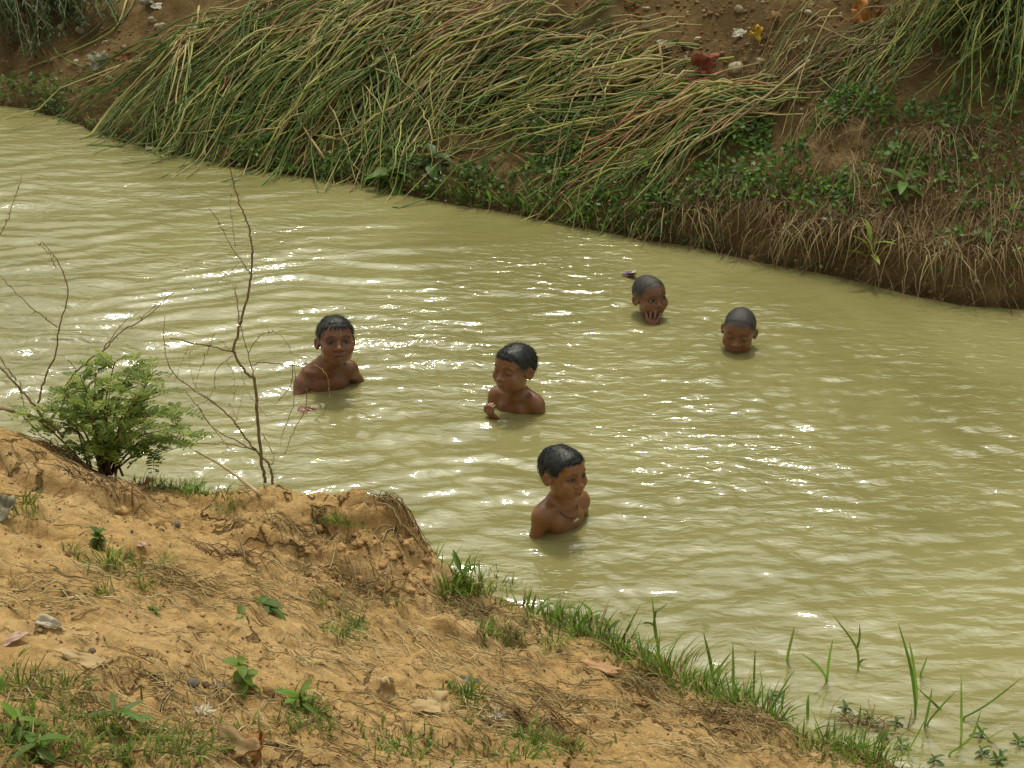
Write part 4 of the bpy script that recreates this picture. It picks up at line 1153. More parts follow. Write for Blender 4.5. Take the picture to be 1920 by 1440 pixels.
EDGE = [(835, 1092), (850, 1098), (865, 1092), (885, 1090), (905, 1100), (920, 1108), (945, 1118), (962, 1130), (985, 1138), (1005, 1150), (1030, 1160), (1048, 1172), (1062, 1165), (1080, 1180), (1098, 1185), (1112, 1178), (1130, 1198), (1150, 1210), (1165, 1218),
        (1180, 1222), (1195, 1232), (1215, 1240), (1235, 1252), (1255, 1262), (1275, 1275), (1290, 1285), (1310, 1290), (1335, 1300), (1352, 1298), (1370, 1308), (1390, 1318), (1405, 1316), (1440, 1335), (1470, 1350), (1490, 1362), (1510, 1368), (1530, 1380), (1550, 1388),
        (1575, 1398), (1600, 1406), (1625, 1416), (1650, 1424)]
ORD = 'first second third fourth fifth sixth seventh eighth ninth tenth 11th 12th 13th 14th 15th 16th 17th 18th 19th 20th 21st 22nd 23rd 24th 25th 26th 27th 28th 29th 30th 31st 32nd 33rd 34th 35th 36th 37th 38th 39th 40th 41st 42nd 43rd 44th'.split()
for i, (px, py) in enumerate(EDGE):
    tuft(px + random.uniform(-6, 6), py + random.uniform(0, 8), random.choice((1, 1, 5, 5, 3)), random.uniform(.8, 1.2), ORD[i] + ' green grass tuft from the bluff along the low water edge', 'grass tufts along the low edge of the sandy bank')
for i, (px, py) in enumerate(((270, 892), (285, 900), (300, 905), (355, 905), (370, 912), (340, 915), (425, 935), (440, 940), (615, 968), (635, 968), (650, 972), (660, 975))):
    tuft(px, py + 6, random.choice((0, 2, 4)), random.uniform(.6, .95), ORD[i] + ' short grass tuft along the rim from the shrub to the bluff', 'grass tufts on the rim of the raised bank')
for px, py, lab in by_landmark('small grass tuft', ((60, 948), (45, 955), (205, 1055), (222, 1060), (235, 1052), (295, 1062), (308, 1055), (200, 1112), (262, 1105), (275, 1098), (140, 1045), (640, 1160), (625, 1185), (645, 1190), (668, 1180), (740, 1130), (600, 1130))):
    tuft(px, py, random.choice((0, 2, 1)), random.uniform(.5, .8), lab, 'small grass tufts in the bare sand')
for px, py, lab in by_landmark('low grass tuft', ((20, 1300), (55, 1290), (95, 1310), (30, 1345), (70, 1350), (110, 1345), (20, 1395), (60, 1400), (115, 1405), (160, 1420), (210, 1420), (250, 1410), (300, 1385), (330, 1370), (355, 1380), (310, 1415), (355, 1425), (90, 1265), (30, 1255), (140, 1295), (180, 1360), (230, 1370),
               (560, 1345), (590, 1350), (545, 1365), (610, 1370), (735, 1385), (770, 1390), (720, 1410), (760, 1420), (800, 1400), (850, 1295), (870, 1300), (890, 1310), (865, 1320), (960, 1390), (990, 1395), (1010, 1410), (1040, 1400), (1000, 1425), (930, 1420), (1080, 1415), (880, 1360), (1180, 1265), (1150, 1250),
               (930, 1190), (960, 1205), (910, 1180), (985, 1175), (1040, 1210), (1500, 1400), (1540, 1412), (1580, 1425))):
    tuft(px, py, random.choice((0, 2, 2, 4)), random.uniform(.55, .95), lab, 'low grass tufts in the patchy foreground weeds')

# ---- fine grass between the tufts, along the edge and in the foreground patches
FG = MB(); rs = np.random.default_rng(177)
def blade_at(px, py, h):
    q = near_at(px, py)
    if q[2] < -0.02: return
    a = rs.uniform(0, 6.28); L = h * rs.uniform(.5, 1.2); t = rs.uniform(.2, 1.1); u = np.linspace(0, 1, 4)
    FG.blade(q + [0, 0, -.004] + np.array([math.cos(a), math.sin(a), 0]) * (u**1.5 * L * t)[:, None] + np.array([0, 0, 1.0]) * ((u - .45 * t * u * u) * L)[:, None], np.array([.8, 1, .7, .1]) * rs.uniform(.0030, .0060), m=int(rs.choice(3, p=(.25, .62, .13))))
for a, b in zip(EDGE[:-1], EDGE[1:]):
    for _ in range(10):
        t = rs.random(); off = abs(rs.normal(0, 14))
        blade_at(a[0] + (b[0] - a[0]) * t - off * .5, a[1] + (b[1] - a[1]) * t + 2 + off, .055)
for cx, cy, sx, sy, n in ((60, 1380, 60, 40, 170), (250, 1395, 70, 30, 130), (580, 1345, 30, 18, 60), (760, 1400, 50, 20, 80), (870, 1300, 25, 14, 50), (1000, 1405, 70, 20, 110), (940, 1190, 50, 14, 60), (650, 1175, 25, 14, 40), (225, 1060, 40, 12, 50), (300, 905, 40, 8, 50), (1540, 1405, 50, 12, 60), (440, 1400, 40, 20, 50)):
    for _ in range(n): blade_at(rs.normal(cx, sx), min(rs.normal(cy, sy), 1438), .038)
tag(link('sand_grass', FG.mesh('sand_grass', G2, smooth=False)), 'fine short grass scattered along the sandy edge and foreground', 'grass', kind='stuff')

# ---- broad-leaved plants, every leaf its own piece
def leaf_mesh(L, w, mats, bend=0.35, fold=0.3, n=6):
    B = MB(); u = np.linspace(0, 1, n)
    pts = np.c_[u * L, np.zeros(n), -bend * L * u**2 + 0.1 * L * u]
    B.blade(pts, w * np.sin(np.clip(u * .93 + .06, 0, 1) * math.pi)**.8 + .001, side=(0, 1, 0), fold=fold)
    return B.mesh('leaf', mats)
def plant(name, label, q, n, L, w, h, m, seed, group=None, up=0.4, stalk=STALK, fan=(0, 6.28)):
    rs = np.random.default_rng(seed)
    root = link(name, None, loc=Vector(q)); tag(root, label, 'plant', group)
    lm = [leaf_mesh(L, w, [LEAF_M[m]], bend=b) for b in (.2, .45, .7)]
    B = MB(); lean = rs.normal(0, .15, 2)
    st = np.array([[lean[0] * t * h, lean[1] * t * h, t * h - .02] for t in np.linspace(0, 1, 6)]); B.tube(st, np.linspace(.006, .003, 6) * min(1, L / .06), 5)
    link('stalk', B.mesh('stalk', [stalk]), root)
    for k in range(n):
        t = (k + 1) / n
        a = fan[0] + (fan[1] - fan[0]) * ((k * 0.382) % 1) + rs.normal(0, .2)
        p = st[0] + (st[-1] - st[0]) * (0.25 + 0.75 * t)
        o = link('leaf', lm[k % 3], root, loc=Vector(p)); s = rs.uniform(.7, 1.15)
        o.rotation_euler = Euler((rs.normal(0, .25), -R(up * 90) * t + R(10) + rs.normal(0, .2), a)); o.scale = (s, s, s)
FAR_P = 'broad-leaved plants on the far bank'
plant('broadleaf_plant', 'large-leaved green plant at the far water edge below the stem heap', far_at(735, 345), 9, .135, .065, .10, 1, 31, FAR_P)
plant('broadleaf_plant', 'dark round-leaved plant behind the large-leaved one at the far water edge', far_at(808, 318), 7, .12, .075, .10, 0, 32, FAR_P)
plant('broadleaf_plant', 'green star-shaped plant standing alone amid the dry grass of the far bank', far_at(1690, 362), 10, .125, .045, .09, 1, 33, FAR_P)
plant('broadleaf_plant', 'bright yellow-green young plant at the far edge under the dry grass', far_at(1625, 500), 7, .11, .03, .14, 3, 34, FAR_P, up=.9)
plant('broadleaf_plant', 'small plant with round pale leaves just above the star-shaped one', far_at(1680, 300), 8, .07, .045, .07, 1, 35, FAR_P)
plant('broadleaf_plant', 'flat low green plant in the dry grass at the right edge', far_at(1855, 432), 8, .09, .03, .03, 1, 36, FAR_P, up=.15)
for i, (px, py) in enumerate(((880, 375), (915, 382), (950, 388), (985, 400), (1030, 405), (1065, 412), (1095, 425), (1120, 400), (1010, 385), (860, 372), (1085, 395))):
    tuft(px, py - 4, 3, random.uniform(1.0, 1.5), 'bright grass tuft hanging over the far water edge below the stem heaps', 'grass tufts along the far water edge', far_at)
NEAR_P = 'weeds on the sandy bank'
plant('weed', 'upright weed with oval leaves standing alone in the sand', near_at(465, 1290), 13, .034, .021, .085, 2, 41, NEAR_P, up=.3)
plant('weed', 'spreading rosette weed with toothed leaves in the middle of the sand', near_at(492, 1138), 14, .055, .024, .035, 1, 42, NEAR_P, up=.45)
plant('weed', 'bushy little sprig with many small leaves below the bare branches', near_at(183, 1028), 34, .024, .010, .065, 1, 43, NEAR_P, up=.5)
plant('weed', 'grey-green rosette weed beside the foot of the bluff', near_at(662, 1168), 11, .055, .014, .02, 1, 44, NEAR_P, up=.3)
plant('weed', 'narrow-leaved weed just right of the upright oval-leaved one', near_at(568, 1325), 14, .05, .012, .06, 2, 45, NEAR_P, up=.6)
plant('weed', 'tiny pale herb left of the rosette weed', near_at(287, 1150), 16, .018, .009, .03, 1, 46, NEAR_P, up=.5)
plant('weed', 'round-leaved seedling at the foot of the rosette weed', near_at(450, 1150), 4, .03, .024, .02, 2, 47, NEAR_P, up=.2)
plant('weed', 'pale forked weed in the lower left weeds near the big dry leaf', near_at(215, 1345), 7, .075, .014, .03, 1, 48, NEAR_P, up=.5)
plant('weed', 'broad pale weed in the bottom left corner', near_at(65, 1425), 9, .05, .018, .05, 1, 49, NEAR_P, up=.5)
plant('weed', 'narrow-leaved weed at the left edge above the corner weed', near_at(35, 1375), 11, .045, .014, .06, 2, 50, NEAR_P, up=.5)
plant('weed', 'small sprouting weed on the rim beside the bare branch', near_at(372, 905), 7, .035, .012, .05, 2, 51, NEAR_P, up=.6)
plant('weed', 'low dark weed in the sand behind the torn paper', near_at(878, 1300), 10, .035, .016, .02, 0, 52, NEAR_P, up=.4)
for i, (px, py, lab) in enumerate(((872, 1095, 'long-leaved plant leaning from the foot of the bluff over the water'), (935, 1112, 'leafy water-edge weed next to the long-leaved plant'), (1050, 1165, 'leafy weed at the water edge straight below the nearest child'),
                                   (1105, 1185, 'tall leafy weed in the thickest of the bank grass'), (1145, 1205, 'broad-leaved weed hanging from the grassy edge'), (1470, 1350, 'leafy weed at the bank edge near the reeds'), (1500, 1362, 'second leafy weed at the bank edge near the reeds'), (1545, 1385, 'creeping leafy weed where the grass meets the shallow water'))):
    plant('weed', lab, near_at(px, py), 10, .075 if i == 0 else .055, .014, .075, 2 if i % 2 else 1, 60 + i, NEAR_P, up=.6)

# ---- grasses standing in the shallow water and small floating rosettes
REEDS = [([((1413, 1304), (1416, 1217))], 'single upright grass blade at the water edge'), ([((1337, 1271), (1330, 1230), (1319, 1186)), ((1376, 1280), (1375, 1240), (1374, 1205)), ((1330, 1275), (1355, 1245), (1372, 1222))], 'clump of tall blades on the grassy edge beside the single blade'),
         ([((1476, 1235), (1483, 1205), (1490, 1175))], 'thin lone blade standing in open water'), ([((1554, 1277), (1530, 1245), (1499, 1224)), ((1551, 1275), (1555, 1235), (1562, 1197))], 'two-bladed grass sprout in the open water'),
         ([((1610, 1257), (1605, 1213), (1562, 1153)), ((1607, 1217), (1612, 1195), (1612, 1170)), ((1610, 1246), (1617, 1238), (1626, 1236))], 'forked grass stalk standing in open water'),
         ([((1719, 1344), (1709, 1257), (1684, 1167)), ((1722, 1315), (1712, 1240), (1704, 1200)), ((1725, 1268), (1732, 1250), (1740, 1229))], 'tallest grass stalk in the water by the bank'),
         ([((1827, 1445), (1781, 1352), (1716, 1286)), ((1803, 1392), (1803, 1330), (1802, 1262)), ((1734, 1362), (1765, 1325), (1794, 1295)), ((1734, 1362), (1742, 1325), (1748, 1290)), ((1786, 1445), (1786, 1400), (1785, 1355)), ((1796, 1352), (1851, 1322), (1920, 1268)), ((1843, 1331), (1862, 1342), (1878, 1366)),
           ((1700, 1415), (1722, 1375), (1742, 1337)), ((1770, 1420), (1820, 1385), (1840, 1330))], 'crossing reed blades in the water at the bottom right'),
         ([((1850, 1386), (1865, 1378), (1885, 1366)), ((1515, 1348), (1515, 1320), (1516, 1302)), ((1608, 1362), (1612, 1340), (1614, 1322)), ((1466, 1330), (1468, 1310), (1472, 1294))], ''),
         ([((1240, 1265), (1232, 1200), (1222, 1115)), ((1226, 1150), (1240, 1140), (1252, 1132)), ((1230, 1175), (1215, 1168), (1190, 1172))], 'tall thin flowering stalk of grass beside the sandy bank')]
for blades, label in REEDS:
    if not label:
        labs = ['short bent blade right of the crossing reeds', 'short upright blade left of the floating rosettes', 'short blade pair among the floating rosettes', 'short blade next to the single upright one']
        jobs = [([b], l) for b, l in zip(blades, labs)]
    else: jobs = [(blades, label)]
    for bl, lab in jobs:
        y0 = max(P(*b[0], 0.0)[1] for b in bl) if bl[0][0][0] != 1240 else near_at(1240, 1262)[1]
        org = P(*bl[0][0], 0.0); B = MB()
        for b in bl:
            yb = P(*b[0], -0.0)[1]
            if abs(yb - y0) > .25: yb = y0
            c = px_curve(b, y=(yb, yb + random.uniform(-.06, .06)), n=9)
            c[0] -= [0, 0, .04]
            B.blade(c - org, np.array([.6, .9, 1, 1, .95, .85, .7, .45, .08]) * .0085 * random.uniform(.8, 1.2), m=random.randint(0, 1), side=(1, .3, 0))
        tag(link('water_grass', B.mesh('water_grass', [LEAF_M[1], LEAF_M[2]]), loc=Vector(org)), lab, 'grass', 'grasses standing in the shallow water')
for i, (px, py) in enumerate(((1582, 1322), (1625, 1345), (1676, 1352), (1842, 1370), (1880, 1415), (1905, 1385), (1845, 1405), (1655, 1375), (1450, 1300), (1870, 1425), (1745, 1420), (1690, 1395))):
    q = P(px, py + 8, 0.0)
    plant('floating_weed', 'little leafy water weed poking out of the shallow water', q, 9, .028, .009, .035, 1 if i % 2 else 0, 80 + i, 'little water weeds in the shallows', up=.5)

# ---- ground cover, thatch and litter that nobody could count
def in_px(x, y, z): return to_px(x, y, z)
rs = np.random.default_rng(77)
def scatter_far(n, box):
    """points on the far bank seen inside a box of the photograph"""
    a = np.array([far_at(box[0], box[3]), far_at(box[2], box[3]), far_at(box[0], box[1]), far_at(box[2], box[1])])
    lo, hi = a.min(0), a.max(0)
    x = rs.uniform(lo[0] - .1, hi[0] + .1, n * 4); y = rs.uniform(lo[1] - .1, hi[1] + .1, n * 4); z = z_far(x, y)
    u, v = to_px(x, y, z); k = (u > box[0]) & (u < box[2]) & (v > box[1]) & (v < box[3]) & (z > 0.0)
    return np.c_[x, y, z][k][:n]
CRE = MB()
def leaf_card(B, p, s, m, up=0.6):
    nrm = rs.normal(0, .6, 3) + [0, -.5, up]; nrm /= np.linalg.norm(nrm)
    a = np.cross(nrm, rs.normal(size=3)); a /= np.linalg.norm(a); b = np.cross(nrm, a)
    B.add([p - a * s, p + b * s * .55 - nrm * s * .1, p + a * s - nrm * s * .25, p - b * s * .55 - nrm * s * .1], [[0, 1, 2, 3]], m)
for n, box in ((900, (1380, 170, 1640, 290)), (1300, (1290, 230, 1600, 380)), (700, (1200, 330, 1420, 470)), (700, (1560, 170, 1800, 330)), (600, (1000, 215, 1200, 300)), (700, (60, 175, 330, 290)), (900, (430, 270, 760, 370)), (900, (760, 300, 1100, 430)),
               (500, (1100, 350, 1260, 450)), (400, (1650, 250, 1920, 420)), (250, (1500, 380, 1920, 560)), (500, (860, 230, 1100, 330)), (350, (0, 150, 150, 215)), (800, (1500, 90, 1920, 240)), (320, (1560, 300, 1920, 460)), (250, (1380, 330, 1600, 460)), (900, (240, 190, 700, 330)), (700, (600, 60, 1150, 280))):
    pts = scatter_far(n, box)
    dens = fbm(pts[:, 0] * 3.5, pts[:, 1] * 3.5, 3, 200)
    for p, dn in zip(pts, dens):
        if dn < -0.12: continue
        leaf_card(CRE, p + [0, -.01, rs.uniform(.005, .05 + .05 * max(dn, 0))], rs.uniform(.008, .021), int(rs.choice(3, p=(.6, .3, .1))))
tag(link('creeper', CRE.mesh('creeper', LEAF_M[:3], smooth=False)), 'dark green creeper and small leaves covering the far bank', 'ground cover', kind='stuff')
GR = MB()
for n, box in ((420, (70, 190, 330, 290)), (520, (430, 280, 760, 370)), (520, (760, 320, 1130, 435)), (260, (1130, 380, 1300, 465)), (260, (250, 240, 560, 330)), (120, (0, 160, 90, 215)), (200, (1300, 380, 1700, 540))):
    for p in scatter_far(n, box):
        L = rs.uniform(.03, .10); a = rs.uniform(0, 6.28); u = np.linspace(0, 1, 4)
        d = np.array([math.cos(a), math.sin(a) - .5, 0])
        GR.blade(p + d * (u**1.6 * L * .8)[:, None] + np.array([0, 0, 1]) * ((u - .5 * u * u) * L)[:, None], np.array([.8, 1, .7, .1]) * .0055, m=int(rs.choice(3, p=(.5, .3, .2))))
tag(link('shore_grass', GR.mesh('shore_grass', [LEAF_M[0], LEAF_M[1], DRY_M[0]], smooth=False)), 'short green grass along the foot of the far bank', 'grass', kind='stuff')

def strand(B, p, L, m, out, w=.0035, seed=None, lift=.35):
    """a dry blade that rises a little, then hangs down the bank"""
    u = np.linspace(0, 1, 6)
    pts = p + out * (u * L * .75)[:, None]
    g = z_far(pts[:, 0], pts[:, 1])
    pts[:, 2] = p[2] + L * (lift * u - (lift + .55) * u**2)
    pts[:, 2] = np.maximum(pts[:, 2], np.maximum(g, -.01) + .006 + .02 * rs.random())
    pts = pts + rs.normal(0, .0035, pts.shape)
    B.blade(pts, np.array([.8, 1, 1, .9, .7, .2]) * w, m=m)
FAR_DRY = [mat('shaded_dry_grass_tan', (0.215, 0.155, 0.076), 0.85, 0.12, 0.35, 5, 0.2), mat('shaded_dry_grass_brown', (0.115, 0.073, 0.033), 0.85, 0.12, 0.35, 5, 0.2), mat('shaded_dry_grass_pale', (0.31, 0.24, 0.125), 0.85, 0.12, 0.3, 5, 0.2)]  # darker copies of the dry grass colours, with the bank's shade put in
TH = MB()
for n, box in ((700, (1240, 330, 1480, 490)), (700, (1440, 380, 1660, 540)), (800, (1640, 380, 1920, 580)), (420, (1480, 230, 1760, 420)), (420, (1740, 220, 1920, 420)), (260, (1150, 330, 1300, 460)), (180, (900, 330, 1150, 430)), (140, (560, 270, 760, 360)), (160, (1380, 60, 1700, 220)), (160, (60, 120, 330, 260))):
    for p in scatter_far(n, box):
        if p[2] < .22 and rs.random() < .6: continue
        a = -math.pi / 2 + rs.normal(-.35, 1.0)
        strand(TH, p + [0, 0, .01], rs.uniform(.05, .26), int(rs.choice(3, p=(.42, .46, .12))), np.array([math.cos(a), math.sin(a), 0]), rs.uniform(.002, .0042), lift=rs.uniform(-.2, .35))
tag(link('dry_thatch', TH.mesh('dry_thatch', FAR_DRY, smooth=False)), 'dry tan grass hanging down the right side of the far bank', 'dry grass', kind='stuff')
CL = [(1750, 255, 90, .50, 'long dry grass hanging in a curtain from the far bank'), (1580, 225, 45, .30, 'small fan of dry grass above the creeper'), (1310, 400, 60, .26, 'dry grass clump at the far edge right of the bright grass'), (1500, 435, 50, .24, 'pale dry grass clump draped over the undercut edge'),
      (1590, 425, 70, .28, 'dry grass clump in the middle of the dry slope'), (1760, 480, 45, .26, 'dense dry grass clump low over the water'), (1850, 470, 45, .26, 'dry grass clump at the right end of the far edge'), (1890, 370, 70, .36, 'pale dry stalks at the right edge of the picture'),
      (1390, 350, 50, .26, 'dry grass clump within the green creeper'), (1640, 330, 50, .30, 'dry grass clump left of the star-shaped plant')]
for px, py, n, L, lab in CL:
    q = far_at(px, py); B = MB()
    for _ in range(n):
        a = -math.pi / 2 + rs.normal(-.2, 1.1)
        strand(B, q + [rs.normal(0, .11), rs.normal(0, .06), .02 + .04 * rs.random()], L * rs.uniform(.25, 1.2), int(rs.choice(3, p=(.5, .2, .3))), np.array([math.cos(a), math.sin(a), 0]), rs.uniform(.0018, .0038), lift=rs.uniform(-.1, .6))
    for v in B.v: v -= q
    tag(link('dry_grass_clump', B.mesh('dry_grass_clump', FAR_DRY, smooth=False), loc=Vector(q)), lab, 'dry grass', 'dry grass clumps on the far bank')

# ---- shrubs in the two upper corners
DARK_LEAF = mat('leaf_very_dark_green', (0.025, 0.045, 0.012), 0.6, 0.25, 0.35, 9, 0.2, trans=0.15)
def arching_shrub(label, base_px, ends, n, seed, leaf, dark, lift):
    rs2 = np.random.default_rng(seed)
    b0 = far_at(*base_px)
    root = link('overhanging_shrub', None, loc=Vector(b0)); tag(root, label, 'shrub')
    BS, BL = MB(), MB()
    for _ in range(n):
        e = ends[rs2.integers(len(ends))]
        tip = far_at(e[0] + rs2.normal(0, 28), max(e[1] + rs2.normal(0, 22), -60)) + [0, -rs2.uniform(.0, .2), rs2.uniform(.02, .14)]
        s0 = b0 + [rs2.normal(0, .22), rs2.normal(0, .10), 0]
        mid = (s0 + tip) / 2 + [rs2.normal(0, .06), rs2.normal(0, .06), lift * rs2.uniform(.4, 1.2)]
        c = smooth_line(np.array([s0, mid, tip]), 15); c += rs2.normal(0, .003, c.shape)
        BS.tube(c - b0, np.linspace(.0065, .002, 15), 4, m=int(rs2.random() < .6), cap=False)
        for j in range(4, 15):
            for _k in range(leaf):
                L = rs2.uniform(.03, .075); d = rs2.normal(size=3) * [1, 1, .7] + (c[min(j + 1, 14)] - c[j - 1]) * 6; d /= np.linalg.norm(d)
                u = np.linspace(0, 1, 3)
                BL.blade(c[j] - b0 + d * (u * L)[:, None] - np.array([0, 0, .3]) * (u**2 * L)[:, None], np.array([.5, 1, .1]) * rs2.uniform(.005, .009), m=int(rs2.random() < .45))
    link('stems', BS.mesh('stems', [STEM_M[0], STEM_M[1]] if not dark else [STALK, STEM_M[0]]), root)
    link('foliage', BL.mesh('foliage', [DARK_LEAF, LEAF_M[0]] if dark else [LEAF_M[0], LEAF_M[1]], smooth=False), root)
arching_shrub('feathery green shrub arching down from the upper right corner', (1930, -30), [(1680, 90), (1700, 150), (1650, 130), (1760, 60), (1800, 150), (1860, 110), (1720, 30), (1900, 160), (1820, 60), (1780, 190), (1880, 220), (1640, 190), (1880, 40)], 115, 5, 3, False, .34)
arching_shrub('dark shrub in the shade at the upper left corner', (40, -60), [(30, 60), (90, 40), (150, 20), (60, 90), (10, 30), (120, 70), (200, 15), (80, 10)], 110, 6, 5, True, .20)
# ================================================================ stones, scraps and litter
STONE = [mat('pale_stone', (0.36, 0.30, 0.20), .85, .2, .3, 14, .15, bump=.4), mat('grey_stone', (0.16, 0.135, 0.10), .8, .25, .3, 14, .2, bump=.4), mat('clay_clod', (0.20, 0.118, 0.048), .95, .1, .3, 14, .2, bump=.6), mat('sand_clod', (0.45, 0.285, 0.12), .95, .1, .25, 14, .15, bump=.6)]
def scrap_m(name, c, var=.2): return mat(name, c, .6, .3, var, 20, trans=.15)
RED, ORANGE, YELLOW, WHITE, GREY, BROWN, PINK = (scrap_m('red_cloth', (.29, .085, .05)), scrap_m('orange_rind', (.48, .27, .13)), scrap_m('yellow_wrapper', (.50, .30, .03)), scrap_m('dirty_white_plastic', (.52, .47, .36)),
                                          scrap_m('grey_plastic', (.25, .225, .155)), scrap_m('dry_leaf_brown', (.30, .19, .085), .35), scrap_m('pale_pink_paper', (.50, .33, .24)))
CARD = scrap_m('pale_cardboard', (.47, .33, .16))
VIOLET = scrap_m('violet_wrapper', (.14, .10, .22))

def stone(px, py, s, m, label, fn, seed, flat=.65, cat='stone', group=None):
    q = fn(px, py); B = MB(); B.lump((0, 0, s * flat * .35), (s, s * .8, s * flat), seed, detail=3, rough=.28)
    return tag(link('stone' if cat == 'stone' else 'clod', B.mesh('stone', [STONE[m]]), loc=Vector(q), rz=seed), label, cat, group)
def scrap(px, py, w, h, m, label, fn, seed, name='scrap', cat='litter', tilt=.3, crumple=.35, lift=.01, curl=0.0):
    """a crumpled thin sheet with a ragged outline, given thickness"""
    rs = np.random.default_rng(seed); q = fn(px, py) if callable(fn) else np.asarray(fn)
    n = 11; u = np.linspace(-1, 1, n); X, Y = np.meshgrid(u, u)
    ang = np.arctan2(Y, X); rag = 1 + .16 * np.sin(3 * ang + seed) + .10 * np.sin(7 * ang + 2 * seed)
    rr = np.maximum(np.abs(X), np.abs(Y)); rd = np.hypot(X, Y); k = np.where(rd > 1e-6, rr / np.maximum(rd, 1e-6), 1) * .5 + .5
    x, y = X * k * rag * w / 2, Y * k * rag * h / 2
    z = crumple * min(w, h) * .5 * fbm(X * 1.7 + seed, Y * 1.7 - seed, 3, seed) + curl * w * X * X
    v = np.stack([x, y, z - z.min()], -1).reshape(-1, 3)
    a = v; b = v - [0, 0, .0018]
    i = np.arange(n * n).reshape(n, n)
    f = [[int(i[r, c]), int(i[r, c + 1]), int(i[r + 1, c + 1]), int(i[r + 1, c])] for r in range(n - 1) for c in range(n - 1)]
    N = n * n; f2 = [[N + t for t in q_[::-1]] for q_ in f]
    rim = [int(t) for t in list(i[0, :]) + list(i[1:, -1]) + list(i[-1, -2::-1]) + list(i[-2:0:-1, 0])]
    f3 = [[rim[j], N + rim[j], N + rim[(j + 1) % len(rim)], rim[(j + 1) % len(rim)]] for j in range(len(rim))]
    o = link(name, mesh_np(name, np.vstack([a, b]), f + f2 + f3, [m]), loc=(q[0], q[1], q[2] + lift))
    o.rotation_euler = (tilt, rs.normal(0, .2), rs.uniform(-.6, .6))
    return tag(o, label, cat)
SLOPE = R(34)
scrap(1308, 160, .12, .13, RED, 'crumpled red rag half buried in the clay above the small heap', far_at, 1, 'rag', tilt=SLOPE + .7, crumple=.8, lift=.10)
scrap(1388, 68, .085, .05, WHITE, 'white plastic scrap on the bare clay beside a yellow one', far_at, 2, tilt=SLOPE + .2)
scrap(1418, 68, .065, .075, YELLOW, 'yellow wrapper on the bare clay beside a white scrap', far_at, 3, 'wrapper', tilt=SLOPE + .2, crumple=.6)
scrap(1612, 38, .09, .13, scrap_m('orange_brown_leaf', (.34, .14, .025)), 'large orange-brown dead leaf hanging by the dry sticks', far_at, 4, 'dead_leaf', 'leaf', SLOPE + .4, .5, .03)
scrap(1650, 42, .08, .09, scrap_m('brown_leaf', (.24, .11, .03)), 'brown dead leaf just right of the orange-brown one', far_at, 5, 'dead_leaf', 'leaf', SLOPE + .4, .5, .03)
scrap(185, 122, .12, .13, GREY, 'grey crumpled sheet on the clay left of the red scrap', far_at, 6, tilt=SLOPE + .2, crumple=.5)
scrap(236, 110, .06, .07, RED, 'small dark red scrap on the clay among pale stones', far_at, 7, tilt=SLOPE + .3, crumple=.5)
scrap(515, 35, .11, .10, GREY, 'grey-blue plastic scrap at the top of the leftmost sheaf', far_at, 8, tilt=SLOPE + .4, crumple=.8, lift=.05)
scrap(538, 18, .10, .07, WHITE, 'pale scrap beside the grey-blue plastic at the top', far_at, 9, tilt=SLOPE + .2, crumple=.6, lift=.03)
scrap(280, 8, .10, .06, GREY, 'grey-green rag at the top edge above the pale stones', far_at, 10, tilt=SLOPE, crumple=.7)
scrap(295, 16, .07, .05, WHITE, 'flat white scrap below the grey-green rag', far_at, 11, tilt=SLOPE, crumple=.3)
scrap(410, 85, .11, .07, CARD, 'torn cardboard piece left of the leftmost sheaf', far_at, 12, tilt=SLOPE, crumple=.5)
scrap(1240, 105, .09, .06, WHITE, 'pale torn scrap at the right end of the level stems', far_at, 13, tilt=SLOPE, crumple=.7, lift=.04)
scrap(285, 281, .085, .03, WHITE, 'white foam scrap at the water edge under the trailing sheaf', P(285, 281, .0), 14, tilt=.1, crumple=.5, lift=.0)
B0 = P(1179, 516, 0.004)
scrap(0, 0, .085, .05, RED, 'violet and red wrapper floating behind the child with fingers at the mouth', B0, 15, 'wrapper', tilt=.0, crumple=.12, lift=.001)
wr = bpy.data.objects['wrapper.001']
for dx, m_ in ((-.005, VIOLET), (.022, WHITE)):                    # its printed patches
    q_ = scrap(0, 0, .05 if m_ is VIOLET else .03, .04, m_, '', (dx, .004, 0), 16, 'print_patch', tilt=.0, crumple=.1, lift=.008 if m_ is VIOLET else .011)
    q_.parent = wr; del q_['label'], q_['category']
# near bank
scrap(722, 1308, .045, .06, CARD, 'upright pale dry leaf stuck in the sand', near_at, 21, 'dead_leaf', 'leaf', 1.0, .5, .02, .4)
scrap(795, 1335, .095, .04, CARD, 'torn pale cardboard lying in the foreground sand', near_at, 22, 'cardboard', tilt=.1, crumple=.3)
scrap(822, 1328, .055, .05, CARD, 'small folded cardboard flap on the torn cardboard', near_at, 23, 'cardboard', tilt=.7, crumple=.2, lift=.018)
scrap(1128, 1258, .105, .03, ORANGE, 'orange and white shard lying by the grassy edge', near_at, 24, 'shard', tilt=.3, crumple=.15, lift=.012)
scrap(448, 1412, .09, .055, BROWN, 'big curled dry brown leaf at the bottom edge', near_at, 25, 'dead_leaf', 'leaf', .3, .3, .012, .22)
scrap(490, 1425, .045, .07, scrap_m('rust_leaf', (.30, .12, .035), .3), 'rust-brown leaf end behind the big curled leaf', near_at, 26, 'dead_leaf', 'leaf', .5, .6, .015, .5)
scrap(92, 1178, .055, .022, WHITE, 'pale crumpled paper on the sand at the left', near_at, 27, 'paper', tilt=.2, crumple=.7)
scrap(30, 1205, .05, .022, PINK, 'faded flat paper at the left edge below the crumpled one', near_at, 28, 'paper', tilt=.1, crumple=.3)
scrap(268, 1028, .026, .02, PINK, 'tiny pink scrap on the sand right of the bushy sprig', near_at, 29, tilt=.2)
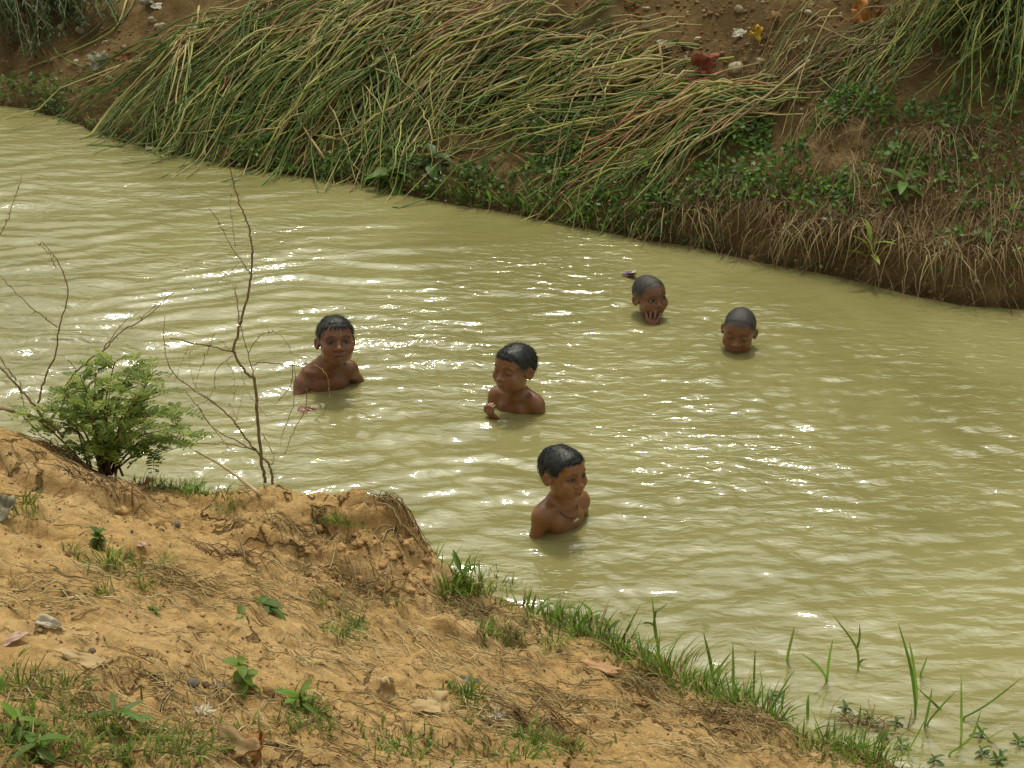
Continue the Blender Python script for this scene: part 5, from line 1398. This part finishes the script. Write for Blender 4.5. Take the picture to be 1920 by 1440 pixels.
scrap(155, 1245, .10, .03, CARD, 'flat sand-coloured leaf in the middle left of the sand', near_at, 30, 'dead_leaf', 'leaf', .1, .25)
scrap(370, 1190, .05, .014, BROWN, 'small dark curled leaf on the bare sand', near_at, 31, 'dead_leaf', 'leaf', .2, .5)
scrap(5, 965, .06, .07, GREY, 'brown grey curled leaf at the left edge under the bluff', near_at, 32, 'dead_leaf', 'leaf', .5, .5, .01, .5)
scrap(880, 1285, .05, .025, GREY, 'shiny grey foil bit behind the low dark weed', near_at, 33, tilt=.2, crumple=.6)
scrap(265, 920, .06, .022, scrap_m('striped_brown_husk', (.34, .20, .11), .5), 'brown striped husk on the rim under the shrub', near_at, 34, 'husk', tilt=.3, crumple=.3, curl=.5)
for i, (px, py, s, m, lab) in enumerate(((360, 1285, .016, 1, 'round dark pebble in the lower left sand'), (332, 986, .013, 1, 'small grey pebble on the raised sand'), (228, 960, .018, 3, 'sandy clod near the top of the raised sand'), (300, 990, .020, 2, 'brown clod left of the small grey pebble'),
                                         (625, 1118, .024, 2, 'flat embedded stone below the bluff'), (505, 1300, .016, 2, 'clod beside the upright oval-leaved weed'), (1062, 1392, .016, 2, 'reddish clod in the foreground weeds'), (412, 1290, .012, 1, 'flat dark pebble right of the round dark one'),
                                         (1108, 1350, .014, 2, 'lone brown clod on the bare sand at the lower middle'), (1085, 1370, .02, 2, 'larger brown clod below the lone one'))):
    stone(px, py, s, m, lab, near_at, 10 + i, cat='stone' if m in (0, 1) or 'stone' in lab else 'clod', group='pebbles and clods on the sand')
for i, (px, py, s, m, lab) in enumerate(((362, 62, .045, 0, 'pale block of stone on the clay left of the leftmost sheaf'), (300, 52, .03, 0, 'pale stone beside the block at the top left'), (150, 60, .035, 0, 'pale grey stone near the dark corner shrub'), (115, 55, .03, 0, 'second pale stone near the dark corner shrub'), (262, 122, .028, 0, 'flat pale stone right of the red scrap'), (142, 118, .02, 0, 'small whitish stone left of the grey sheet'),
                                         (205, 148, .022, 0, 'whitish stone just above the far grass'), (285, 40, .025, 0, 'pale stone under the flat white scrap'), (1262, 150, .03, 0, 'round pale stone left of the red rag'), (1380, 132, .04, 0, 'pale stone lump between red rag and dry sticks'), (1425, 118, .022, 0, 'small pale stone above the stone lump'), (1455, 35, .03, 2, 'grey-brown clod above the yellow wrapper'),
                                         (1515, 28, .022, 0, 'pale stone at the top right of the bare clay'), (1290, 92, .03, 2, 'clod on the clay above the red rag'), (1325, 115, .035, 2, 'big clod touching the red rag'), (640, 10, .05, 0, 'pale stone at the very top between the sheaves'), (1180, 12, .03, 2, 'clod at the top above the level stems'), (1385, 18, .025, 0, 'whitish stone at the top above the white scrap'))):
    stone(px, py, s, m, lab, far_at, 40 + i, flat=.8, cat='stone' if m < 2 else 'clod', group='stones and clods on the far bank')
# two tufts of white feather down
DOWN = mat('white_down', (.62, .56, .44), .9, .1, .15, 20)
for px, py, lab in ((380, 1340, 'tuft of white feather down in the lower left sand'), (930, 1345, 'white feather down stuck in the foreground grass')):
    q = near_at(px, py); B = MB(); rs = np.random.default_rng(px)
    for _ in range(70):
        d = rs.normal(size=3); d[2] = abs(d[2]) * .7; d /= np.linalg.norm(d)
        u = np.linspace(0, 1, 4); B.blade(np.array([0, 0, .003]) + d * (u * rs.uniform(.012, .032))[:, None] + rs.normal(0, .002, (4, 3)), np.array([1, 1, .8, .2]) * .0022)
    tag(link('feather', B.mesh('feather', [DOWN]), loc=Vector(q)), lab, 'feather')
# crumbs of clay over the far bank and straw, roots and crumbs over the near bank
rs = np.random.default_rng(99)
CR = MB(); v1, f1 = ICO[1]
for n, box in ((700, (1180, 0, 1700, 200)), (650, (0, 40, 560, 230)), (200, (1300, 430, 1920, 570)), (250, (1480, 200, 1920, 400)), (200, (600, 0, 1200, 120))):
    for p in scatter_far(n, box):
        s = rs.uniform(.004, .02) * rs.uniform(.5, 1.2)
        CR.add(p + v1 * s * rs.uniform(.6, 1.2, (len(v1), 1)) * [1, .9, .75], f1, int(rs.choice(3, p=(.10, .08, .82))))
tag(link('clay_crumbs', CR.mesh('clay_crumbs', [STONE[0], STONE[1], STONE[2]], smooth=False)), 'loose clay crumbs and grit on the far bank', 'soil crumbs', kind='stuff')
def scatter_near(n, box):
    q = np.array([near_at(box[0], box[3]), near_at(box[2], box[3]), near_at(box[0], box[1]), near_at(box[2], box[1])]); lo, hi = q.min(0), q.max(0)
    x = rs.uniform(lo[0] - .1, hi[0] + .1, n * 4); y = rs.uniform(lo[1] - .1, hi[1] + .1, n * 4); z = z_near(x, y)
    u, v = to_px(x, y, z); k = (u > box[0]) & (u < box[2]) & (v > box[1]) & (v < box[3]) & (z > 0.01)
    return np.c_[x, y, z][k][:n]
NC = MB()
for p in scatter_near(2600, (0, 830, 1680, 1440)):
    s = rs.uniform(.0015, .006) * (2.0 if rs.random() < .06 else 1)
    NC.add(p + v1 * s * rs.uniform(.6, 1.2, (len(v1), 1)) * [1, .9, .7], f1, int(rs.choice(3, p=(.55, .30, .15))))
tag(link('sand_crumbs', NC.mesh('sand_crumbs', [STONE[3], STONE[2], STONE[1]], smooth=False)), 'small crumbs and grit lying on the orange sand', 'soil crumbs', kind='stuff')
BC = MB()
for p in scatter_near(130, (560, 980, 812, 1110)):
    s = rs.uniform(.005, .017)
    BC.lump(p - [0, 0, s * .3], (s, s * .85, s * .7), int(rs.integers(1e6)), int(rs.random() < .1), 2, .4)
tag(link('bluff_crumble', BC.mesh('bluff_crumble', [STONE[3], STONE[2]], smooth=False)), 'crumbled clods of dry sand on the eroded bluff', 'soil clods', kind='stuff')
ST = MB()
def straw(p, L, m, w, a=None):
    a = rs.uniform(0, 6.28) if a is None else a
    d = np.array([math.cos(a), math.sin(a)]); nrm = np.array([-d[1], d[0]])
    u = np.linspace(-.5, .5, 5)
    xy = p[:2] + d * (u * L)[:, None] + nrm * (rs.normal(0, .25) * L * u**2 + rs.normal(0, .03, 5) * L)[:, None]
    z = z_near(xy[:, 0], xy[:, 1]); 
    if (z < -.02).any(): return
    pts = np.c_[xy, z + .003 + np.abs(rs.normal(0, .004)) + (.02 * rs.random() * np.abs(u + .5)**2 * (rs.random() < .3))]
    ST.tube(pts, np.linspace(w, w * .5, 5), 3, m, cap=False)
for n, box, Lm, ang in ((440, (0, 1060, 700, 1150), .07, .1), (70, (540, 1000, 800, 1100), .08, None), (396, (560, 1120, 1000, 1260), .07, -.5), (418, (850, 1150, 1350, 1330), .08, -.6), (418, (900, 1280, 1500, 1440), .08, -.3), (396, (380, 1300, 950, 1440), .07, None), (396, (0, 1250, 420, 1440), .06, None), (198, (0, 840, 560, 1000), .06, None), (264, (1250, 1310, 1650, 1440), .07, -.4), (132, (150, 1180, 600, 1280), .06, None)):
    for p in scatter_near(n, box):
        straw(p, Lm * rs.uniform(.3, 1.7), int(rs.choice(3, p=(.45, .27, .28))), rs.uniform(.0008, .0021), None if ang is None else ang + rs.normal(0, .5))
tag(link('straw_litter', ST.mesh('straw_litter', DRY_M)), 'dry straw, rootlets and grass bits strewn over the sand', 'litter', kind='stuff')
# matted roots and dead tussocks as single things
MAT_L = [(430, 1045, 'dark dead root stump with splayed roots in the sand'), (560, 1000, 'dry tussock on the crest of the bluff'), (755, 965, 'dry stubble on the tip of the bluff'), (690, 1110, 'dry root tangle at the foot of the bluff'),
         (330, 1085, 'dead grass tangle left of the rosette weed'), (1080, 1320, 'dry root tangle in the lower middle of the sand'), (1340, 1345, 'dry grass mat at the edge near the reeds'), (1210, 1300, 'dry roots around the small hole in the bank'), (1620, 1400, 'bleached grass mat at the water in the lower right'), (1440, 1365, 'fan of pale dry roots near the bank edge'),
         (880, 1150, 'dead grass fringe under the eroded ledge'), (130, 860, 'dry rootlets trailing from the bluff at the left'), (190, 905, 'long dry roots sliding down below the shrub'), (1010, 1360, 'dead grass tussock in the foreground weeds')]
for i, (px, py, lab) in enumerate(MAT_L):
    q = near_at(px, py); B = MB(); rs = np.random.default_rng(500 + i)
    for _ in range(46):
        a = rs.normal(-.4 + math.pi * rs.integers(2), .9); L = rs.uniform(.03, .12)
        p = q[:2] + rs.normal(0, .03, 2) * [1.5, .8]
        u = np.linspace(0, 1, 5); d = np.array([math.cos(a), math.sin(a) * .7])
        xy = p + d * (u * L)[:, None] + rs.normal(0, .006, (5, 2)) * u[:, None]
        h = rs.uniform(.2, 1) * .035
        z = np.maximum(z_near(xy[:, 0], xy[:, 1]), 0.0) + .003 + h * np.sin(u * math.pi * rs.uniform(.7, 1.1)).clip(0)
        B.tube(np.c_[xy, z] - q, np.linspace(1, .4, 5) * rs.uniform(.0009, .0024), 4, int(rs.choice(3, p=(.4, .45, .15))), cap=False)
    tag(link('root_tangle', B.mesh('root_tangle', DRY_M), loc=Vector(q)), lab, 'dead grass', 'dead grass and root tangles on the sandy bank')

# ---- trees and bushes growing along the top of the far bank, above the picture: they stand in the water's reflections
TL = MB(); rs = np.random.default_rng(640)
for k in range(46):
    t = k / 45
    p = np.array([-16 + 30 * t, 17.8 - 13.0 * t * 30 / 30 * .62 - 2.2, 0]) + [rs.normal(0, .5), rs.normal(0, .5), 0]
    d, _ = polyline_sd(np.array(p[0]), np.array(p[1]), FE)
    p[1] += 4.6 - float(d) * 1.0
    p[2] = float(z_far(p[0], p[1]))
    h = rs.uniform(1.5, 2.5) * (0.15 + 1.55 * t)
    TL.tube([p, p + [0, 0, h * .5], p + [rs.normal(0, .2), 0, h * .85]], [.05, .04, .015], 5, 1, cap=False)
    for _ in range(480):
        c = p + [rs.normal(0, .55), rs.normal(0, .5), h * (.12 + .88 * rs.random()**.8)]
        s = rs.uniform(.08, .19); nrm = rs.normal(size=3); nrm /= np.linalg.norm(nrm); a = np.cross(nrm, rs.normal(size=3)); a /= np.linalg.norm(a); b = np.cross(nrm, a)
        TL.add([c - a * s, c + b * s * .5, c + a * s, c - b * s * .5], [[0, 1, 2, 3]], 0)
tag(link('bank_top_thicket', TL.mesh('bank_top_thicket', [LEAF_M[0], BARK], smooth=False)), 'dense thicket of bushes along the top of the far bank', 'bushes', kind='stuff')
